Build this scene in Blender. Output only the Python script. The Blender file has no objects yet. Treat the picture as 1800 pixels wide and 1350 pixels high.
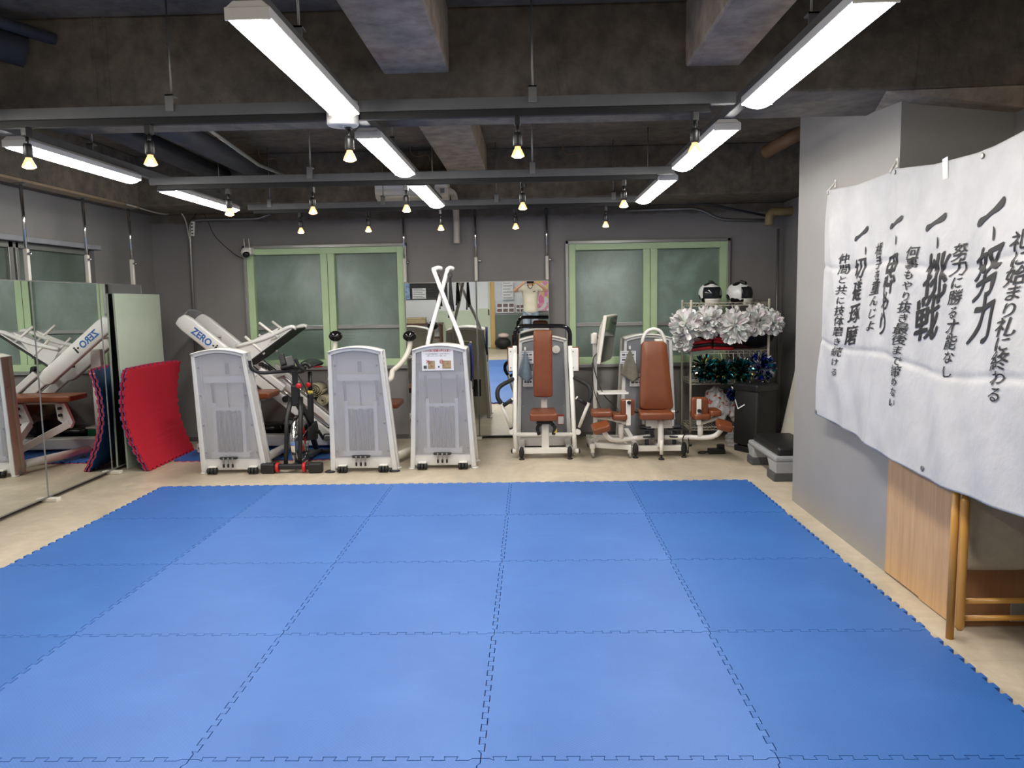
import bpy, bmesh, math, random
from mathutils import Vector, Matrix, Euler
R = math.radians
random.seed(7)
sc = bpy.context.scene
COL = sc.collection

# ------------------------------------------------------------------ camera, world, exposure
CAM_LOC = Vector((0, 0, 1.5712))
F = 1366.44                                    # focal length in pixels of the 1800 x 1350 frame
RT = Vector((0.99952, 0.02359, -0.0177)); FW = Vector((-0.02544, 0.99376, -0.10859))
RT.normalize(); FW = (FW - RT * FW.dot(RT)).normalized(); UP = RT.cross(FW)
cd = bpy.data.cameras.new('camera'); cam = bpy.data.objects.new('camera', cd); COL.objects.link(cam)
cd.sensor_fit = 'HORIZONTAL'; cd.sensor_width = 36; cd.lens = F / 1800 * 36
cd.clip_start = 0.01; cd.clip_end = 100
m = Matrix.Identity(4)
for i in range(3):
    m[i][0] = RT[i]; m[i][1] = UP[i]; m[i][2] = -FW[i]; m[i][3] = CAM_LOC[i]
cam.matrix_world = m
sc.camera = cam
w = bpy.data.worlds.new('daylight'); sc.world = w; w.use_nodes = True
w.node_tree.nodes['Background'].inputs[0].default_value = (0.74, 0.84, 0.80, 1)
w.node_tree.nodes['Background'].inputs[1].default_value = 8.0
sc.view_settings.view_transform = 'Standard'; sc.view_settings.look = 'None'
sc.view_settings.gamma = 1; sc.view_settings.use_curve_mapping = False
sc.view_settings.exposure = 0.0
sc.cycles.max_bounces = 10; sc.cycles.diffuse_bounces = 5; sc.cycles.glossy_bounces = 6
sc.cycles.transmission_bounces = 6; sc.cycles.transparent_max_bounces = 8
sc.cycles.caustics_reflective = False; sc.cycles.caustics_refractive = False
sc.cycles.sample_clamp_indirect = 4
BATTEN_POWER = 54.0
BULB_POWER = 22.0

# ------------------------------------------------------------------ measuring: the spot seen at a pixel, at a known depth
def _ray(px, py): return RT * ((px - 900) / F) - UP * ((py - 675) / F) + FW
def at(px, py, Y): d = _ray(px, py); return CAM_LOC + d * (Y / d.y)
def fl(px, py, z=0.0): d = _ray(px, py); return CAM_LOC + d * ((z - CAM_LOC.z) / d.z)
def onx(px, py, X): d = _ray(px, py); return CAM_LOC + d * (X / d.x)

# ------------------------------------------------------------------ mesh building
class MB:
    def __init__(s, M=None): s.v = []; s.f = []; s.sm = []; s.M = M
    def add(s, vs, fs, smooth=False):
        o = len(s.v)
        for p in vs:
            p = Vector(p); s.v.append(s.M @ p if s.M else p)
        for f in fs: s.f.append([i + o for i in f]); s.sm.append(smooth)
        return s
    def addbm(s, bm, smooth=False):
        bm.verts.ensure_lookup_table(); bm.verts.index_update()
        s.add([v.co.copy() for v in bm.verts], [[v.index for v in f.verts] for f in bm.faces], smooth); bm.free(); return s
    def box(s, c, size, rot=None, bev=0.0, seg=2, smooth=False):
        bm = bmesh.new(); bmesh.ops.create_cube(bm, size=1)
        for v in bm.verts: v.co = Vector((v.co.x * size[0], v.co.y * size[1], v.co.z * size[2]))
        if bev > 0: bmesh.ops.bevel(bm, geom=bm.edges[:], offset=min(bev, min(size) * .49), segments=seg, affect='EDGES', profile=.5)
        X = Matrix.Translation(Vector(c))
        if rot is not None: X = X @ (Euler(rot).to_matrix().to_4x4() if not isinstance(rot, Matrix) else rot.to_4x4())
        bm.transform(X); return s.addbm(bm, smooth or bev > 0.02)
    def bb(s, a, b, bev=0.0, seg=2):
        a = Vector(a); b = Vector(b)
        return s.box((a + b) / 2, [abs(x) for x in (b - a)], None, bev, seg)
    def tube(s, pts, r, seg=12, closed=False, caps=True):
        pts = [Vector(p) for p in pts]; n = len(pts)
        rs = r if isinstance(r, (list, tuple)) else [r] * n
        T = []
        for i in range(n):
            a = pts[(i - 1) % n] if (closed or i > 0) else pts[i]
            b = pts[(i + 1) % n] if (closed or i < n - 1) else pts[i]
            t = b - a; T.append(t.normalized() if t.length > 1e-9 else Vector((0, 0, 1)))
        up = Vector((0, 0, 1)) if abs(T[0].z) < .9 else Vector((1, 0, 0))
        N = (up - T[0] * up.dot(T[0])).normalized()
        vs = []; fs = []
        for i in range(n):
            if i:
                N = N - T[i] * N.dot(T[i])
                N = N.normalized() if N.length > 1e-6 else T[i].orthogonal().normalized()
            B = T[i].cross(N)
            for k in range(seg):
                a = 2 * math.pi * k / seg
                vs.append(pts[i] + (N * math.cos(a) + B * math.sin(a)) * rs[i])
        for i in range(n if closed else n - 1):
            for k in range(seg):
                a = i * seg + k; b = i * seg + (k + 1) % seg
                c = ((i + 1) % n) * seg + (k + 1) % seg; d = ((i + 1) % n) * seg + k
                fs.append([a, b, c, d])
        s.add(vs, fs, True)
        if caps and not closed:
            s.add(vs[:seg], [list(range(seg))[::-1]]); s.add(vs[-seg:], [list(range(seg))])
        return s
    def cyl(s, a, b, r, r2=None, seg=20): return s.tube([a, b], [r, r if r2 is None else r2], seg)
    def bar(s, a, b, w, h, bev=0.004, up=(0, 0, 1)):
        a = Vector(a); b = Vector(b); d = (b - a); L = d.length; d.normalize()
        up = Vector(up)
        if abs(d.dot(up)) > .95: up = Vector((0, 1, 0))
        x = up.cross(d).normalized(); z = d.cross(x)
        return s.box((a + b) / 2, (w, L, h), Matrix((x, d, z)).transposed(), bev)
    def lathe(s, prof, c=(0, 0, 0), axis=None, seg=24):
        c = Vector(c); q = Matrix.Identity(3) if axis is None else Vector((0, 0, 1)).rotation_difference(Vector(axis)).to_matrix()
        vs = []; fs = []
        for r, z in prof:
            for k in range(seg):
                a = 2 * math.pi * k / seg; vs.append(c + q @ Vector((r * math.cos(a), r * math.sin(a), z)))
        for i in range(len(prof) - 1):
            for k in range(seg):
                fs.append([i * seg + k, i * seg + (k + 1) % seg, (i + 1) * seg + (k + 1) % seg, (i + 1) * seg + k])
        s.add(vs, fs, True)
        if prof[0][0] > 1e-5: s.add(vs[:seg], [list(range(seg))[::-1]])
        if prof[-1][0] > 1e-5: s.add(vs[-seg:], [list(range(seg))])
        return s
    def prism(s, poly, o, X, Y, depth, bev=0.0, seg=2):
        # polygon in the X, Y plane at o, pushed 'depth' along X x Y (centred on the plane)
        o = Vector(o); X = Vector(X).normalized(); Y = Vector(Y).normalized(); Z = X.cross(Y)
        bm = bmesh.new()
        vs = [bm.verts.new((p[0], p[1], -depth / 2)) for p in poly]
        f = bm.faces.new(vs)
        r = bmesh.ops.extrude_face_region(bm, geom=[f])
        for v in r['geom']:
            if isinstance(v, bmesh.types.BMVert): v.co.z += depth
        bmesh.ops.recalc_face_normals(bm, faces=bm.faces[:])
        if bev > 0: bmesh.ops.bevel(bm, geom=bm.edges[:], offset=bev, segments=seg, affect='EDGES', profile=.5, clamp_overlap=True)
        Mx = Matrix((X, Y, Z)).transposed().to_4x4(); Mx.translation = o
        bm.transform(Mx); return s.addbm(bm, bev > 0.015)
    def ball(s, c, r, seg=20, rings=12, rot=None):
        r = r if isinstance(r, (list, tuple)) else (r, r, r); c = Vector(c)
        q = Euler(rot).to_matrix() if rot else Matrix.Identity(3)
        vs = []; fs = []
        for i in range(rings + 1):
            t = math.pi * i / rings
            for k in range(seg):
                a = 2 * math.pi * k / seg
                vs.append(c + q @ Vector((r[0] * math.sin(t) * math.cos(a), r[1] * math.sin(t) * math.sin(a), r[2] * math.cos(t))))
        for i in range(rings):
            for k in range(seg):
                fs.append([i * seg + k, (i + 1) * seg + k, (i + 1) * seg + (k + 1) % seg, i * seg + (k + 1) % seg])
        s.add(vs, fs, True); return s
    def grid(s, fn, nu, nv, thick=0.0, smooth=True):
        vs = [Vector(fn(i / nu, j / nv)) for j in range(nv + 1) for i in range(nu + 1)]
        fs = [[j * (nu + 1) + i, j * (nu + 1) + i + 1, (j + 1) * (nu + 1) + i + 1, (j + 1) * (nu + 1) + i] for j in range(nv) for i in range(nu)]
        if thick == 0: return s.add(vs, fs, smooth)
        bm = bmesh.new(); bv = [bm.verts.new(v) for v in vs]
        for f in fs: bm.faces.new([bv[i] for i in f])
        bmesh.ops.recalc_face_normals(bm, faces=bm.faces[:])
        bmesh.ops.solidify(bm, geom=bm.faces[:], thickness=thick)
        return s.addbm(bm, smooth)

def fillet(pts, r, n=6):
    pts = [Vector(p) for p in pts]; out = [pts[0]]
    for i in range(1, len(pts) - 1):
        a, b, c = pts[i - 1], pts[i], pts[i + 1]
        d = min(r, (a - b).length * .49, (c - b).length * .49)
        p = b + (a - b).normalized() * d; q = b + (c - b).normalized() * d
        for k in range(n + 1):
            t = k / n; out.append(p * (1 - t) ** 2 + b * 2 * t * (1 - t) + q * t * t)
    out.append(pts[-1]); return out
def smooth_path(pts, n=8):
    pts = [Vector(p) for p in pts]; q = [2 * pts[0] - pts[1]] + pts + [2 * pts[-1] - pts[-2]]; out = []
    for i in range(1, len(q) - 2):
        for k in range(n):
            t = k / n; a, b, c, d = q[i - 1:i + 3]
            out.append(.5 * (2 * b + (c - a) * t + (2 * a - 5 * b + 4 * c - d) * t * t + (3 * b - a - 3 * c + d) * t ** 3))
    out.append(pts[-1]); return out

def mesh_of(name, mb, mats, off=Vector((0, 0, 0)), fix=True):
    me = bpy.data.meshes.new(name)
    me.from_pydata([v - off for v in mb.v], [], mb.f)
    me.polygons.foreach_set('use_smooth', mb.sm)
    if fix:
        bm = bmesh.new(); bm.from_mesh(me); bmesh.ops.remove_doubles(bm, verts=bm.verts[:], dist=1e-5)
        bmesh.ops.recalc_face_normals(bm, faces=bm.faces[:]); bm.to_mesh(me); bm.free()
    for mt in (mats if isinstance(mats, (list, tuple)) else [mats]): me.materials.append(mt)
    me.update(); return me
def tag(o, label, cat, group=None, kind=None):
    if label: o['label'] = label
    if cat: o['category'] = cat
    if group: o['group'] = group
    if kind: o['kind'] = kind
    return o
class Thing:                                   # an Empty at the thing's base; its parts are built in room coordinates
    def __init__(s, name, label, cat, loc=(0, 0, 0), group=None, rz=0):
        s.o = bpy.data.objects.new(name, None); COL.objects.link(s.o); s.loc = Vector(loc)
        s.o.location = s.loc; s.o.rotation_euler.z = rz; s.o.empty_display_size = .1; tag(s.o, label, cat, group)
    def part(s, name, mb, mat, parent=None, label=None, fix=True):
        o = bpy.data.objects.new(name, mesh_of(name, mb, mat, s.loc, fix)); COL.objects.link(o)
        o.parent = parent or s.o
        if label: o['label'] = label
        return o
def single(name, label, cat, mb, mat, loc=(0, 0, 0), group=None, fix=True, kind=None):     # a thing that is one mesh
    o = bpy.data.objects.new(name, mesh_of(name, mb, mat, Vector(loc), fix)); COL.objects.link(o); o.location = loc
    return tag(o, label, cat, group, kind)
def struct(name, mb, mat, parent=None, label=None):
    o = bpy.data.objects.new(name, mesh_of(name, mb, mat)); COL.objects.link(o)
    if parent: o.parent = parent
    else: o['kind'] = 'structure'
    if label: o['label'] = label
    return o
def dup(src, label, loc, rz=None):             # a copy of a thing with its parts and sub-parts
    r = src.copy(); COL.objects.link(r); r.location = loc
    if rz is not None: r.rotation_euler.z = rz
    r['label'] = label
    for ch in list(src.children):
        c = ch.copy(); COL.objects.link(c); c.parent = r
        for g in list(ch.children):
            d = g.copy(); COL.objects.link(d); d.parent = c
    return r

def text_flat(s, size=1.0, offset=0.0):        # outlines of some writing, centred on the origin: (points, faces)
    cu = bpy.data.curves.new('writing', 'FONT'); cu.body = s; cu.size = size; cu.align_x = 'CENTER'; cu.align_y = 'CENTER'
    cu.offset = offset; cu.fill_mode = 'FRONT'; cu.resolution_u = 4
    o = bpy.data.objects.new('writing', cu); COL.objects.link(o)
    dg = bpy.context.evaluated_depsgraph_get(); me = o.evaluated_get(dg).to_mesh()
    vs = [(v.co.x, v.co.y) for v in me.vertices]; fs = [list(p.vertices) for p in me.polygons]
    o.evaluated_get(dg).to_mesh_clear(); bpy.data.objects.remove(o); bpy.data.curves.remove(cu)
    return vs, fs
def text_on(mb, s, o, X, Y, size, wid=None, off=0.0):      # writing laid on the plane o, X, Y; wid squeezes it to a width
    vs, fs = text_flat(s, size, off)
    if not vs: return mb
    xs = [p[0] for p in vs]; cx = (min(xs) + max(xs)) / 2; ys = [p[1] for p in vs]; cy = (min(ys) + max(ys)) / 2
    k = 1.0 if wid is None else wid / max(1e-6, max(xs) - min(xs))
    o = Vector(o); X = Vector(X).normalized(); Y = Vector(Y).normalized()
    return mb.add([o + X * ((a - cx) * k) + Y * (b - cy) for a, b in vs], fs)

# ------------------------------------------------------------------ materials (all procedural)
def S(r, g, b): return tuple(((c / 255) / 12.92 if c / 255 <= .04045 else ((c / 255 + .055) / 1.055) ** 2.4) for c in (r, g, b)) + (1,)
class NT:
    def __init__(s, name):
        s.m = bpy.data.materials.new(name); s.m.use_nodes = True; s.t = s.m.node_tree; s.t.nodes.clear()
        s.out = s.n('ShaderNodeOutputMaterial')
    def n(s, typ, **kw):
        x = s.t.nodes.new(typ)
        for k, v in kw.items():
            if hasattr(x, k) and not isinstance(v, (tuple, list)) or k in ('blend_type', 'data_type', 'operation'): setattr(x, k, v)
            else: x.inputs[k.replace('_', ' ')].default_value = v
        return x
    def l(s, a, b): s.t.links.new(a, b)
    def coord(s, scale=(1, 1, 1), kind='Object', rot=(0, 0, 0)):
        c = s.n('ShaderNodeTexCoord'); mp = s.n('ShaderNodeMapping'); mp.inputs['Scale'].default_value = scale; mp.inputs['Rotation'].default_value = rot
        s.l(c.outputs[kind], mp.inputs[0]); return mp.outputs[0]
    def noise(s, vec, scale, detail=4, rough=.55, dist=0):
        x = s.n('ShaderNodeTexNoise'); x.inputs['Scale'].default_value = scale; x.inputs['Detail'].default_value = detail
        x.inputs['Roughness'].default_value = rough; x.inputs['Distortion'].default_value = dist; s.l(vec, x.inputs['Vector']); return x.outputs['Fac']
    def ramp(s, fac, stops):
        x = s.n('ShaderNodeValToRGB'); e = x.color_ramp.elements
        while len(e) < len(stops): e.new(.5)
        for el, (p, c) in zip(e, stops): el.position = p; el.color = c if len(c) == 4 else c + (1,)
        s.l(fac, x.inputs[0]); return x.outputs[0]
    def mix(s, fac, a, b, mode='MIX'):
        x = s.n('ShaderNodeMix'); x.data_type = 'RGBA'; x.blend_type = mode
        for sock, v in ((x.inputs[0], fac), (x.inputs[6], a), (x.inputs[7], b)):
            if hasattr(v, 'node'): s.l(v, sock)
            else: sock.default_value = v
        return x.outputs[2]
    def math(s, op, a, b=0.0):
        x = s.n('ShaderNodeMath'); x.operation = op
        for sock, v in zip(x.inputs, (a, b)):
            if hasattr(v, 'node'): s.l(v, sock)
            else: sock.default_value = v
        return x.outputs[0]
    def bump(s, h, strength=.2, dist=.01):
        x = s.n('ShaderNodeBump'); x.inputs['Strength'].default_value = strength; x.inputs['Distance'].default_value = dist
        s.l(h, x.inputs['Height']); return x.outputs[0]
    def bsdf(s, col, rough=.5, metal=0, normal=None, **kw):
        b = s.n('ShaderNodeBsdfPrincipled')
        for k, v in (('Base Color', col), ('Roughness', rough), ('Metallic', metal)):
            if hasattr(v, 'node'): s.l(v, b.inputs[k])
            else: b.inputs[k].default_value = v
        for k, v in kw.items(): b.inputs[k.replace('_', ' ')].default_value = v
        if normal is not None: s.l(normal, b.inputs['Normal'])
        s.l(b.outputs[0], s.out.inputs[0]); return b
def plain(name, c, rough=.5, metal=0, var=.12, scale=9, bump=0.0, bscale=60, **kw):
    t = NT(name); v = t.coord(); f = t.noise(v, scale)
    dark = tuple(x * (1 - var) for x in c[:3]) + (1,); light = tuple(min(1, x * (1 + var)) for x in c[:3]) + (1,)
    col = t.ramp(f, [(.3, dark), (.7, light)])
    nrm = t.bump(t.noise(v, bscale, 3), bump, .002) if bump else None
    t.bsdf(col, rough, metal, nrm, **kw); return t.m
def emit(name, c, power, edge=None):
    t = NT(name); e = t.n('ShaderNodeEmission'); e.inputs[0].default_value = c; e.inputs[1].default_value = power
    t.l(e.outputs[0], t.out.inputs[0]); return t.m

def concrete(name, a, b, c, stain=.5):
    t = NT(name); v = t.coord()
    f = t.noise(v, 1.3, 8, .62, .4); g = t.noise(v, 9, 8, .65); h = t.noise(v, 55, 3)
    col = t.ramp(f, [(.28, a), (.5, b), (.72, c)])
    col = t.mix(.65, col, t.ramp(g, [(.3, S(40, 36, 32)), (.65, S(160, 154, 144))]), 'OVERLAY')
    st = t.noise(t.coord((1, 1, .25)), 3.2, 8, .7, 1.5)
    col = t.mix(t.ramp(st, [(.60, (0, 0, 0, 1)), (.75, (stain,) * 3 + (1,))]), col, S(38, 35, 31))
    pits = t.n('ShaderNodeTexVoronoi'); pits.inputs['Scale'].default_value = 16; t.l(v, pits.inputs['Vector'])
    pf = t.math('MULTIPLY', t.ramp(pits.outputs['Distance'], [(.03, (1, 1, 1, 1)), (.09, (0, 0, 0, 1))]), t.ramp(t.noise(v, 2.1, 3), [(.55, (0, 0, 0, 1)), (.62, (1, 1, 1, 1))]))
    col = t.mix(pf, col, S(30, 28, 25))
    hh = t.math('ADD', t.math('MULTIPLY', g, .7), t.math('MULTIPLY', h, .3))
    t.bsdf(col, .88, 0, t.bump(hh, .35, .02)); return t.m
M = {}
M['concrete'] = concrete('raw_concrete', S(112, 104, 92), S(130, 122, 110), S(148, 140, 126))
M['concrete_pale'] = concrete('pale_concrete', S(164, 152, 136), S(188, 175, 158), S(202, 189, 172), .35)
def wall_paint():
    t = NT('grey_wall_paint'); v = t.coord(); f = t.noise(v, 1.1, 5, .6, .3); g = t.noise(v, 30, 4)
    col = t.ramp(f, [(.3, S(120, 118, 117)), (.7, S(134, 132, 131))])
    t.bsdf(col, .55, 0, t.bump(g, .12, .004)); return t.m
def back_wall_paint():
    t = NT('grey_wall_paint_over_concrete'); v = t.coord(); f = t.noise(v, 1.1, 5, .6, .3); g = t.noise(v, 30, 4)
    paint = t.ramp(f, [(.3, S(121, 118, 117)), (.7, S(134, 131, 130))])
    con = t.ramp(t.noise(v, 5, 8, .65), [(.3, S(84, 78, 70)), (.7, S(120, 113, 103))])
    sp = t.n('ShaderNodeSeparateXYZ'); t.l(t.coord(), sp.inputs[0])
    z = t.math('ADD', sp.outputs[2], t.math('MULTIPLY', t.noise(v, 4, 6, .7), .12))
    edge = t.ramp(t.math('MULTIPLY', z, .33), [(.838, (0, 0, 0, 1)), (.841, (1, 1, 1, 1))])
    low = t.ramp(t.math('MULTIPLY', sp.outputs[2], .33), [(.716, S(104, 103, 104)), (.7165, (1, 1, 1, 1))])
    col = t.mix(edge, paint, con)
    t.bsdf(col, .6, 0, t.bump(g, .15, .004)); return t.m
M['paint'] = wall_paint(); M['paint_back'] = back_wall_paint()
def floor_mat():
    t = NT('pale_stone_vinyl'); v = t.coord((1, .6, 1), rot=(0, 0, .5)); f = t.noise(v, 1.6, 8, .62, .8); g = t.noise(t.coord(), 11, 6, .6)
    col = t.ramp(f, [(.25, S(164, 153, 135)), (.5, S(190, 179, 160)), (.75, S(212, 202, 184))])
    col = t.mix(.3, col, t.ramp(g, [(.3, S(110, 104, 92)), (.7, S(200, 194, 182))]), 'OVERLAY')
    br = t.n('ShaderNodeTexBrick'); br.offset = .5
    for k, x in (('Scale', 1.0), ('Mortar Size', .0012), ('Brick Width', .92), ('Row Height', .46)): br.inputs[k].default_value = x
    t.l(t.coord(), br.inputs['Vector'])
    col = t.mix(t.math('MULTIPLY', br.outputs['Fac'], .35), col, S(96, 88, 74))
    t.bsdf(col, t.ramp(g, [(.3, (.34,) * 3 + (1,)), (.7, (.48,) * 3 + (1,))]), 0, t.bump(g, .06, .003)); return t.m
M['floor'] = floor_mat()
def foam(name, c, c2):
    t = NT(name); v = t.coord(); f = t.noise(v, 1.7, 6, .6, .5); sc_ = t.noise(t.coord((1, 5, 1), rot=(0, 0, .7)), 3, 8, .7)
    col = t.ramp(f, [(.3, c), (.7, c2)])
    col = t.mix(t.ramp(sc_, [(.62, (0, 0, 0, 1)), (.8, (.25,) * 3 + (1,))]), col, tuple(min(1, x * 1.5 + .03) for x in c2[:3]) + (1,))
    wv = t.n('ShaderNodeTexWave'); wv.inputs['Scale'].default_value = 40; wv.bands_direction = 'DIAGONAL'; t.l(v, wv.inputs['Vector'])
    wv2 = t.n('ShaderNodeTexWave'); wv2.inputs['Scale'].default_value = 40; wv2.bands_direction = 'DIAGONAL'; t.l(t.coord((1, -1, 1)), wv2.inputs['Vector'])
    h = t.math('MULTIPLY', wv.outputs['Fac'], wv2.outputs['Fac'])
    t.bsdf(col, .5, 0, t.bump(h, .22, .002)); return t.m
M['foam_blue'] = foam('blue_foam', S(38, 90, 160), S(47, 101, 172))
M['foam_blue_sheen'] = foam('blue_foam_sheen', S(54, 98, 167), S(63, 109, 178))  # middle columns: the lamps' sheen put into a paler blue
M['foam_red'] = foam('red_foam', S(178, 28, 46), S(190, 34, 54))
M['foam_edge'] = plain('foam_core', S(190, 40, 80), .7)
M['white_metal'] = plain('white_painted_metal', S(226, 223, 216), .32, 0, .03)
M['cream_metal'] = plain('cream_painted_metal', S(214, 208, 196), .4, 0, .04)
M['grey_metal'] = plain('grey_channel_steel', S(98, 98, 98), .5, .3, .08)
M['dark_metal'] = plain('dark_pipe_paint', S(58, 60, 66), .55, .1, .15)
M['chrome'] = plain('chrome', S(215, 215, 215), .12, 1, .03)
M['steel'] = plain('galvanised_steel', S(140, 140, 138), .4, .7, .08)
M['track_black'] = plain('matt_black_track', S(9, 9, 9), .6, 0, .1)
M['black'] = plain('black_plastic', S(24, 24, 25), .42, 0, .15)
M['rubber'] = plain('black_rubber', S(20, 20, 21), .6, 0, .2, 30, .15)
M['gloss_black'] = plain('gloss_black', S(18, 17, 17), .14, 0, .1)
M['leather'] = plain('tan_vinyl_upholstery', S(120, 65, 37), .36, 0, .07, 14, .12, 160)
M['red_plastic'] = plain('red_plastic', S(190, 28, 32), .35)
M['green_paint'] = plain('pale_green_window_film', S(182, 208, 164), .5, 0, .05, 5)
M['alu'] = plain('aluminium_frame', S(150, 150, 148), .4, .6, .06)
M['mirror'] = NT('mirror_silver')
M['mirror'].bsdf((.86, .89, .87, 1), 0.0, 1.0); M['mirror'] = M['mirror'].m
M['ink'] = plain('black_ink', S(26, 26, 27), .6, 0, .1)
M['white_paper'] = plain('white_paper', S(228, 228, 230), .6, 0, .03)
# ------------------------------------------------------------------ the room
XL, XR, YB, YF, ZC = -4.25, 2.80, 8.78, -1.05, 3.06      # left, right, far, near walls and the slab
def pane_wall(axis, pos, thick, a0, a1, z0, z1, holes):
    # a wall slab with rectangular holes: axis 'y' = wall facing y at y=pos, a = x; axis 'x' the other way
    mb = MB(); As = sorted({a0, a1} | {h[0] for h in holes} | {h[1] for h in holes}); Zs = sorted({z0, z1} | {h[2] for h in holes} | {h[3] for h in holes})
    for i in range(len(As) - 1):
        for j in range(len(Zs) - 1):
            ca = (As[i] + As[i + 1]) / 2; cz = (Zs[j] + Zs[j + 1]) / 2
            if any(h[0] < ca < h[1] and h[2] < cz < h[3] for h in holes): continue
            if axis == 'y': mb.bb((As[i], pos, Zs[j]), (As[i + 1], pos + thick, Zs[j + 1]))
            else: mb.bb((pos, As[i], Zs[j]), (pos + thick, As[i + 1], Zs[j + 1]))
    return mb
struct('floor', MB().bb((XL - .2, YF - .2, -.12), (XR + .2, YB + .2, 0)), M['floor'])
struct('ceiling', MB().bb((XL - .2, YF - .2, ZC), (XR + .2, YB + .2, ZC + .15)), M['concrete'])
W1 = (-3.18, -1.41, .85, 2.18); W2 = (.43, 2.18, .83, 2.165); WL = (4.7, 7.58, .9, 2.12)
struct('wall_back', pane_wall('y', YB, .2, XL - .2, XR + .2, 0, ZC, [W1, W2]), M['paint_back'])
struct('wall_left', pane_wall('x', XL - .2, .2, YF, YB, 0, ZC, [WL]), M['paint'])
struct('wall_right', MB().bb((XR, YF, 0), (XR + .2, YB, ZC)), M['paint'])
PX, PY0, PY1 = 1.98, 4.30, 5.87
M['pillar'] = plain('pale_grey_pillar_paint', S(146, 143, 139), .5, 0, .05, 2.2, .1, 22)
struct('pillar', MB().bb((PX, PY0, 0), (XR, PY1, ZC)), M['pillar'])
struct('wall_right', MB().bb((2.57, YF, 0), (XR, PY0 - .001, ZC)), M['paint'])
# beams
struct('ceiling_beam', MB().bb((XL, 4.15, 2.60), (XR, 4.75, ZC), .012), M['concrete'], label='raw concrete cross beam in front')
struct('ceiling_beam', MB().bb((-.74, YF, 2.735), (-.40, 4.15, ZC), .01), M['concrete_pale'], label='pale ceiling rib left of the middle')
struct('ceiling_beam', MB().bb((.81, YF, 2.735), (1.085, 4.15, ZC), .01), M['concrete_pale'], label='pale ceiling rib on the right')
struct('ceiling_beam', MB().bb((-.78, 4.75, 2.80), (-.41, 7.9, ZC), .01), M['concrete_pale'], label='pale ceiling rib beyond the cross beam')
struct('ceiling_beam', MB().bb((XL, 7.9, 2.57), (XR, YB, ZC), .012), M['concrete'], label='concrete beam along the far wall')
struct('ceiling_beam', MB().bb((XL, 4.75, 2.565), (-3.93, 7.9, ZC), .012), M['concrete'], label='concrete beam along the left wall')
struct('ceiling_beam', MB().bb((XL, YF, 2.565), (-3.93, 4.15, ZC), .012), M['concrete'], label='near concrete beam on the left wall')
M['batten_wood'] = plain('old_pale_wood', S(150, 132, 106), .7, 0, .15, 12)
struct('trim_1', MB().bb((-4.06, 4.75, 2.545), (-3.925, 7.9, 2.565)), M['batten_wood'])
# rough plaster haunch where the cross beam meets the pillar
mb = MB(); pa = [(1.84, 4.17), (2.62, 4.12), (2.62, 4.78), (2.02, 4.76)]
v = [(x, y, 2.598) for x, y in pa] + [(2.0, 4.22, 2.565), (2.6, 4.2, 2.50), (2.6, 4.7, 2.50), (2.1, 4.7, 2.565)]
mb.add(v, [[0, 1, 5, 4], [1, 2, 6, 5], [2, 3, 7, 6], [3, 0, 4, 7], [4, 5, 6, 7], [3, 2, 1, 0]])
struct('trim_2', mb, M['concrete_pale'])
# narrow dark groove at the foot of the back wall
struct('baseboard_back', MB().bb((XL, YB - .006, 0), (-1.42, YB, .05)).bb((.3, YB - .006, 0), (XR, YB, .05)), plain('grey_skirting', S(92, 90, 88), .5))

# ------------------------------------------------------------------ windows
def glass(name, c, glow):
    t = NT(name); v = t.coord()
    sm = t.noise(t.coord((1.2, 1, .8), rot=(0, .6, 0)), 1.9, 10, .7, .5); cl = t.noise(v, 1.6, 5, .6, .6)
    dirt = t.ramp(sm, [(.44, (0, 0, 0, 1)), (.68, (1, 1, 1, 1))])
    col = t.mix(t.math('MULTIPLY', dirt, .55), t.ramp(cl, [(.3, tuple(x * .7 for x in c[:3]) + (1,)), (.7, c)]), S(196, 214, 214))
    wx = t.n('ShaderNodeTexWave'); wx.bands_direction = 'X'; wx.inputs['Scale'].default_value = 26; t.l(v, wx.inputs['Vector'])
    wz = t.n('ShaderNodeTexWave'); wz.bands_direction = 'Z'; wz.inputs['Scale'].default_value = 24; t.l(v, wz.inputs['Vector'])
    hh = t.math('ADD', t.math('MULTIPLY', wx.outputs['Fac'], .3), wz.outputs['Fac'])
    nrm = t.bump(hh, .3, .003)
    tr = t.n('ShaderNodeBsdfTranslucent'); t.l(col, tr.inputs[0]); t.l(nrm, tr.inputs['Normal'])
    gl = t.n('ShaderNodeBsdfGlossy'); gl.inputs['Roughness'].default_value = .28; gl.inputs['Color'].default_value = (.8, .85, .85, 1); t.l(nrm, gl.inputs['Normal'])
    rf = t.n('ShaderNodeBsdfRefraction'); rf.inputs['Roughness'].default_value = .36; rf.inputs['IOR'].default_value = 1.2; rf.inputs[0].default_value = (.8, .86, .82, 1); t.l(nrm, rf.inputs['Normal'])
    m0 = t.n('ShaderNodeMixShader'); m0.inputs[0].default_value = .5; t.l(tr.outputs[0], m0.inputs[1]); t.l(rf.outputs[0], m0.inputs[2])
    df = t.n('ShaderNodeBsdfDiffuse'); t.l(col, df.inputs[0]); t.l(nrm, df.inputs['Normal'])
    m1 = t.n('ShaderNodeMixShader'); m1.inputs[0].default_value = .26; t.l(m0.outputs[0], m1.inputs[1]); t.l(df.outputs[0], m1.inputs[2])
    fr = t.n('ShaderNodeFresnel'); fr.inputs[0].default_value = 1.4
    m2 = t.n('ShaderNodeMixShader'); t.l(t.math('ADD', t.math('MULTIPLY', fr.outputs[0], .8), .06), m2.inputs[0]); t.l(m1.outputs[0], m2.inputs[1]); t.l(gl.outputs[0], m2.inputs[2])
    t.l(m2.outputs[0], t.out.inputs[0]); return t.m
M['glass'] = glass('wired_frosted_glass', S(138, 148, 138), 0)
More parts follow.
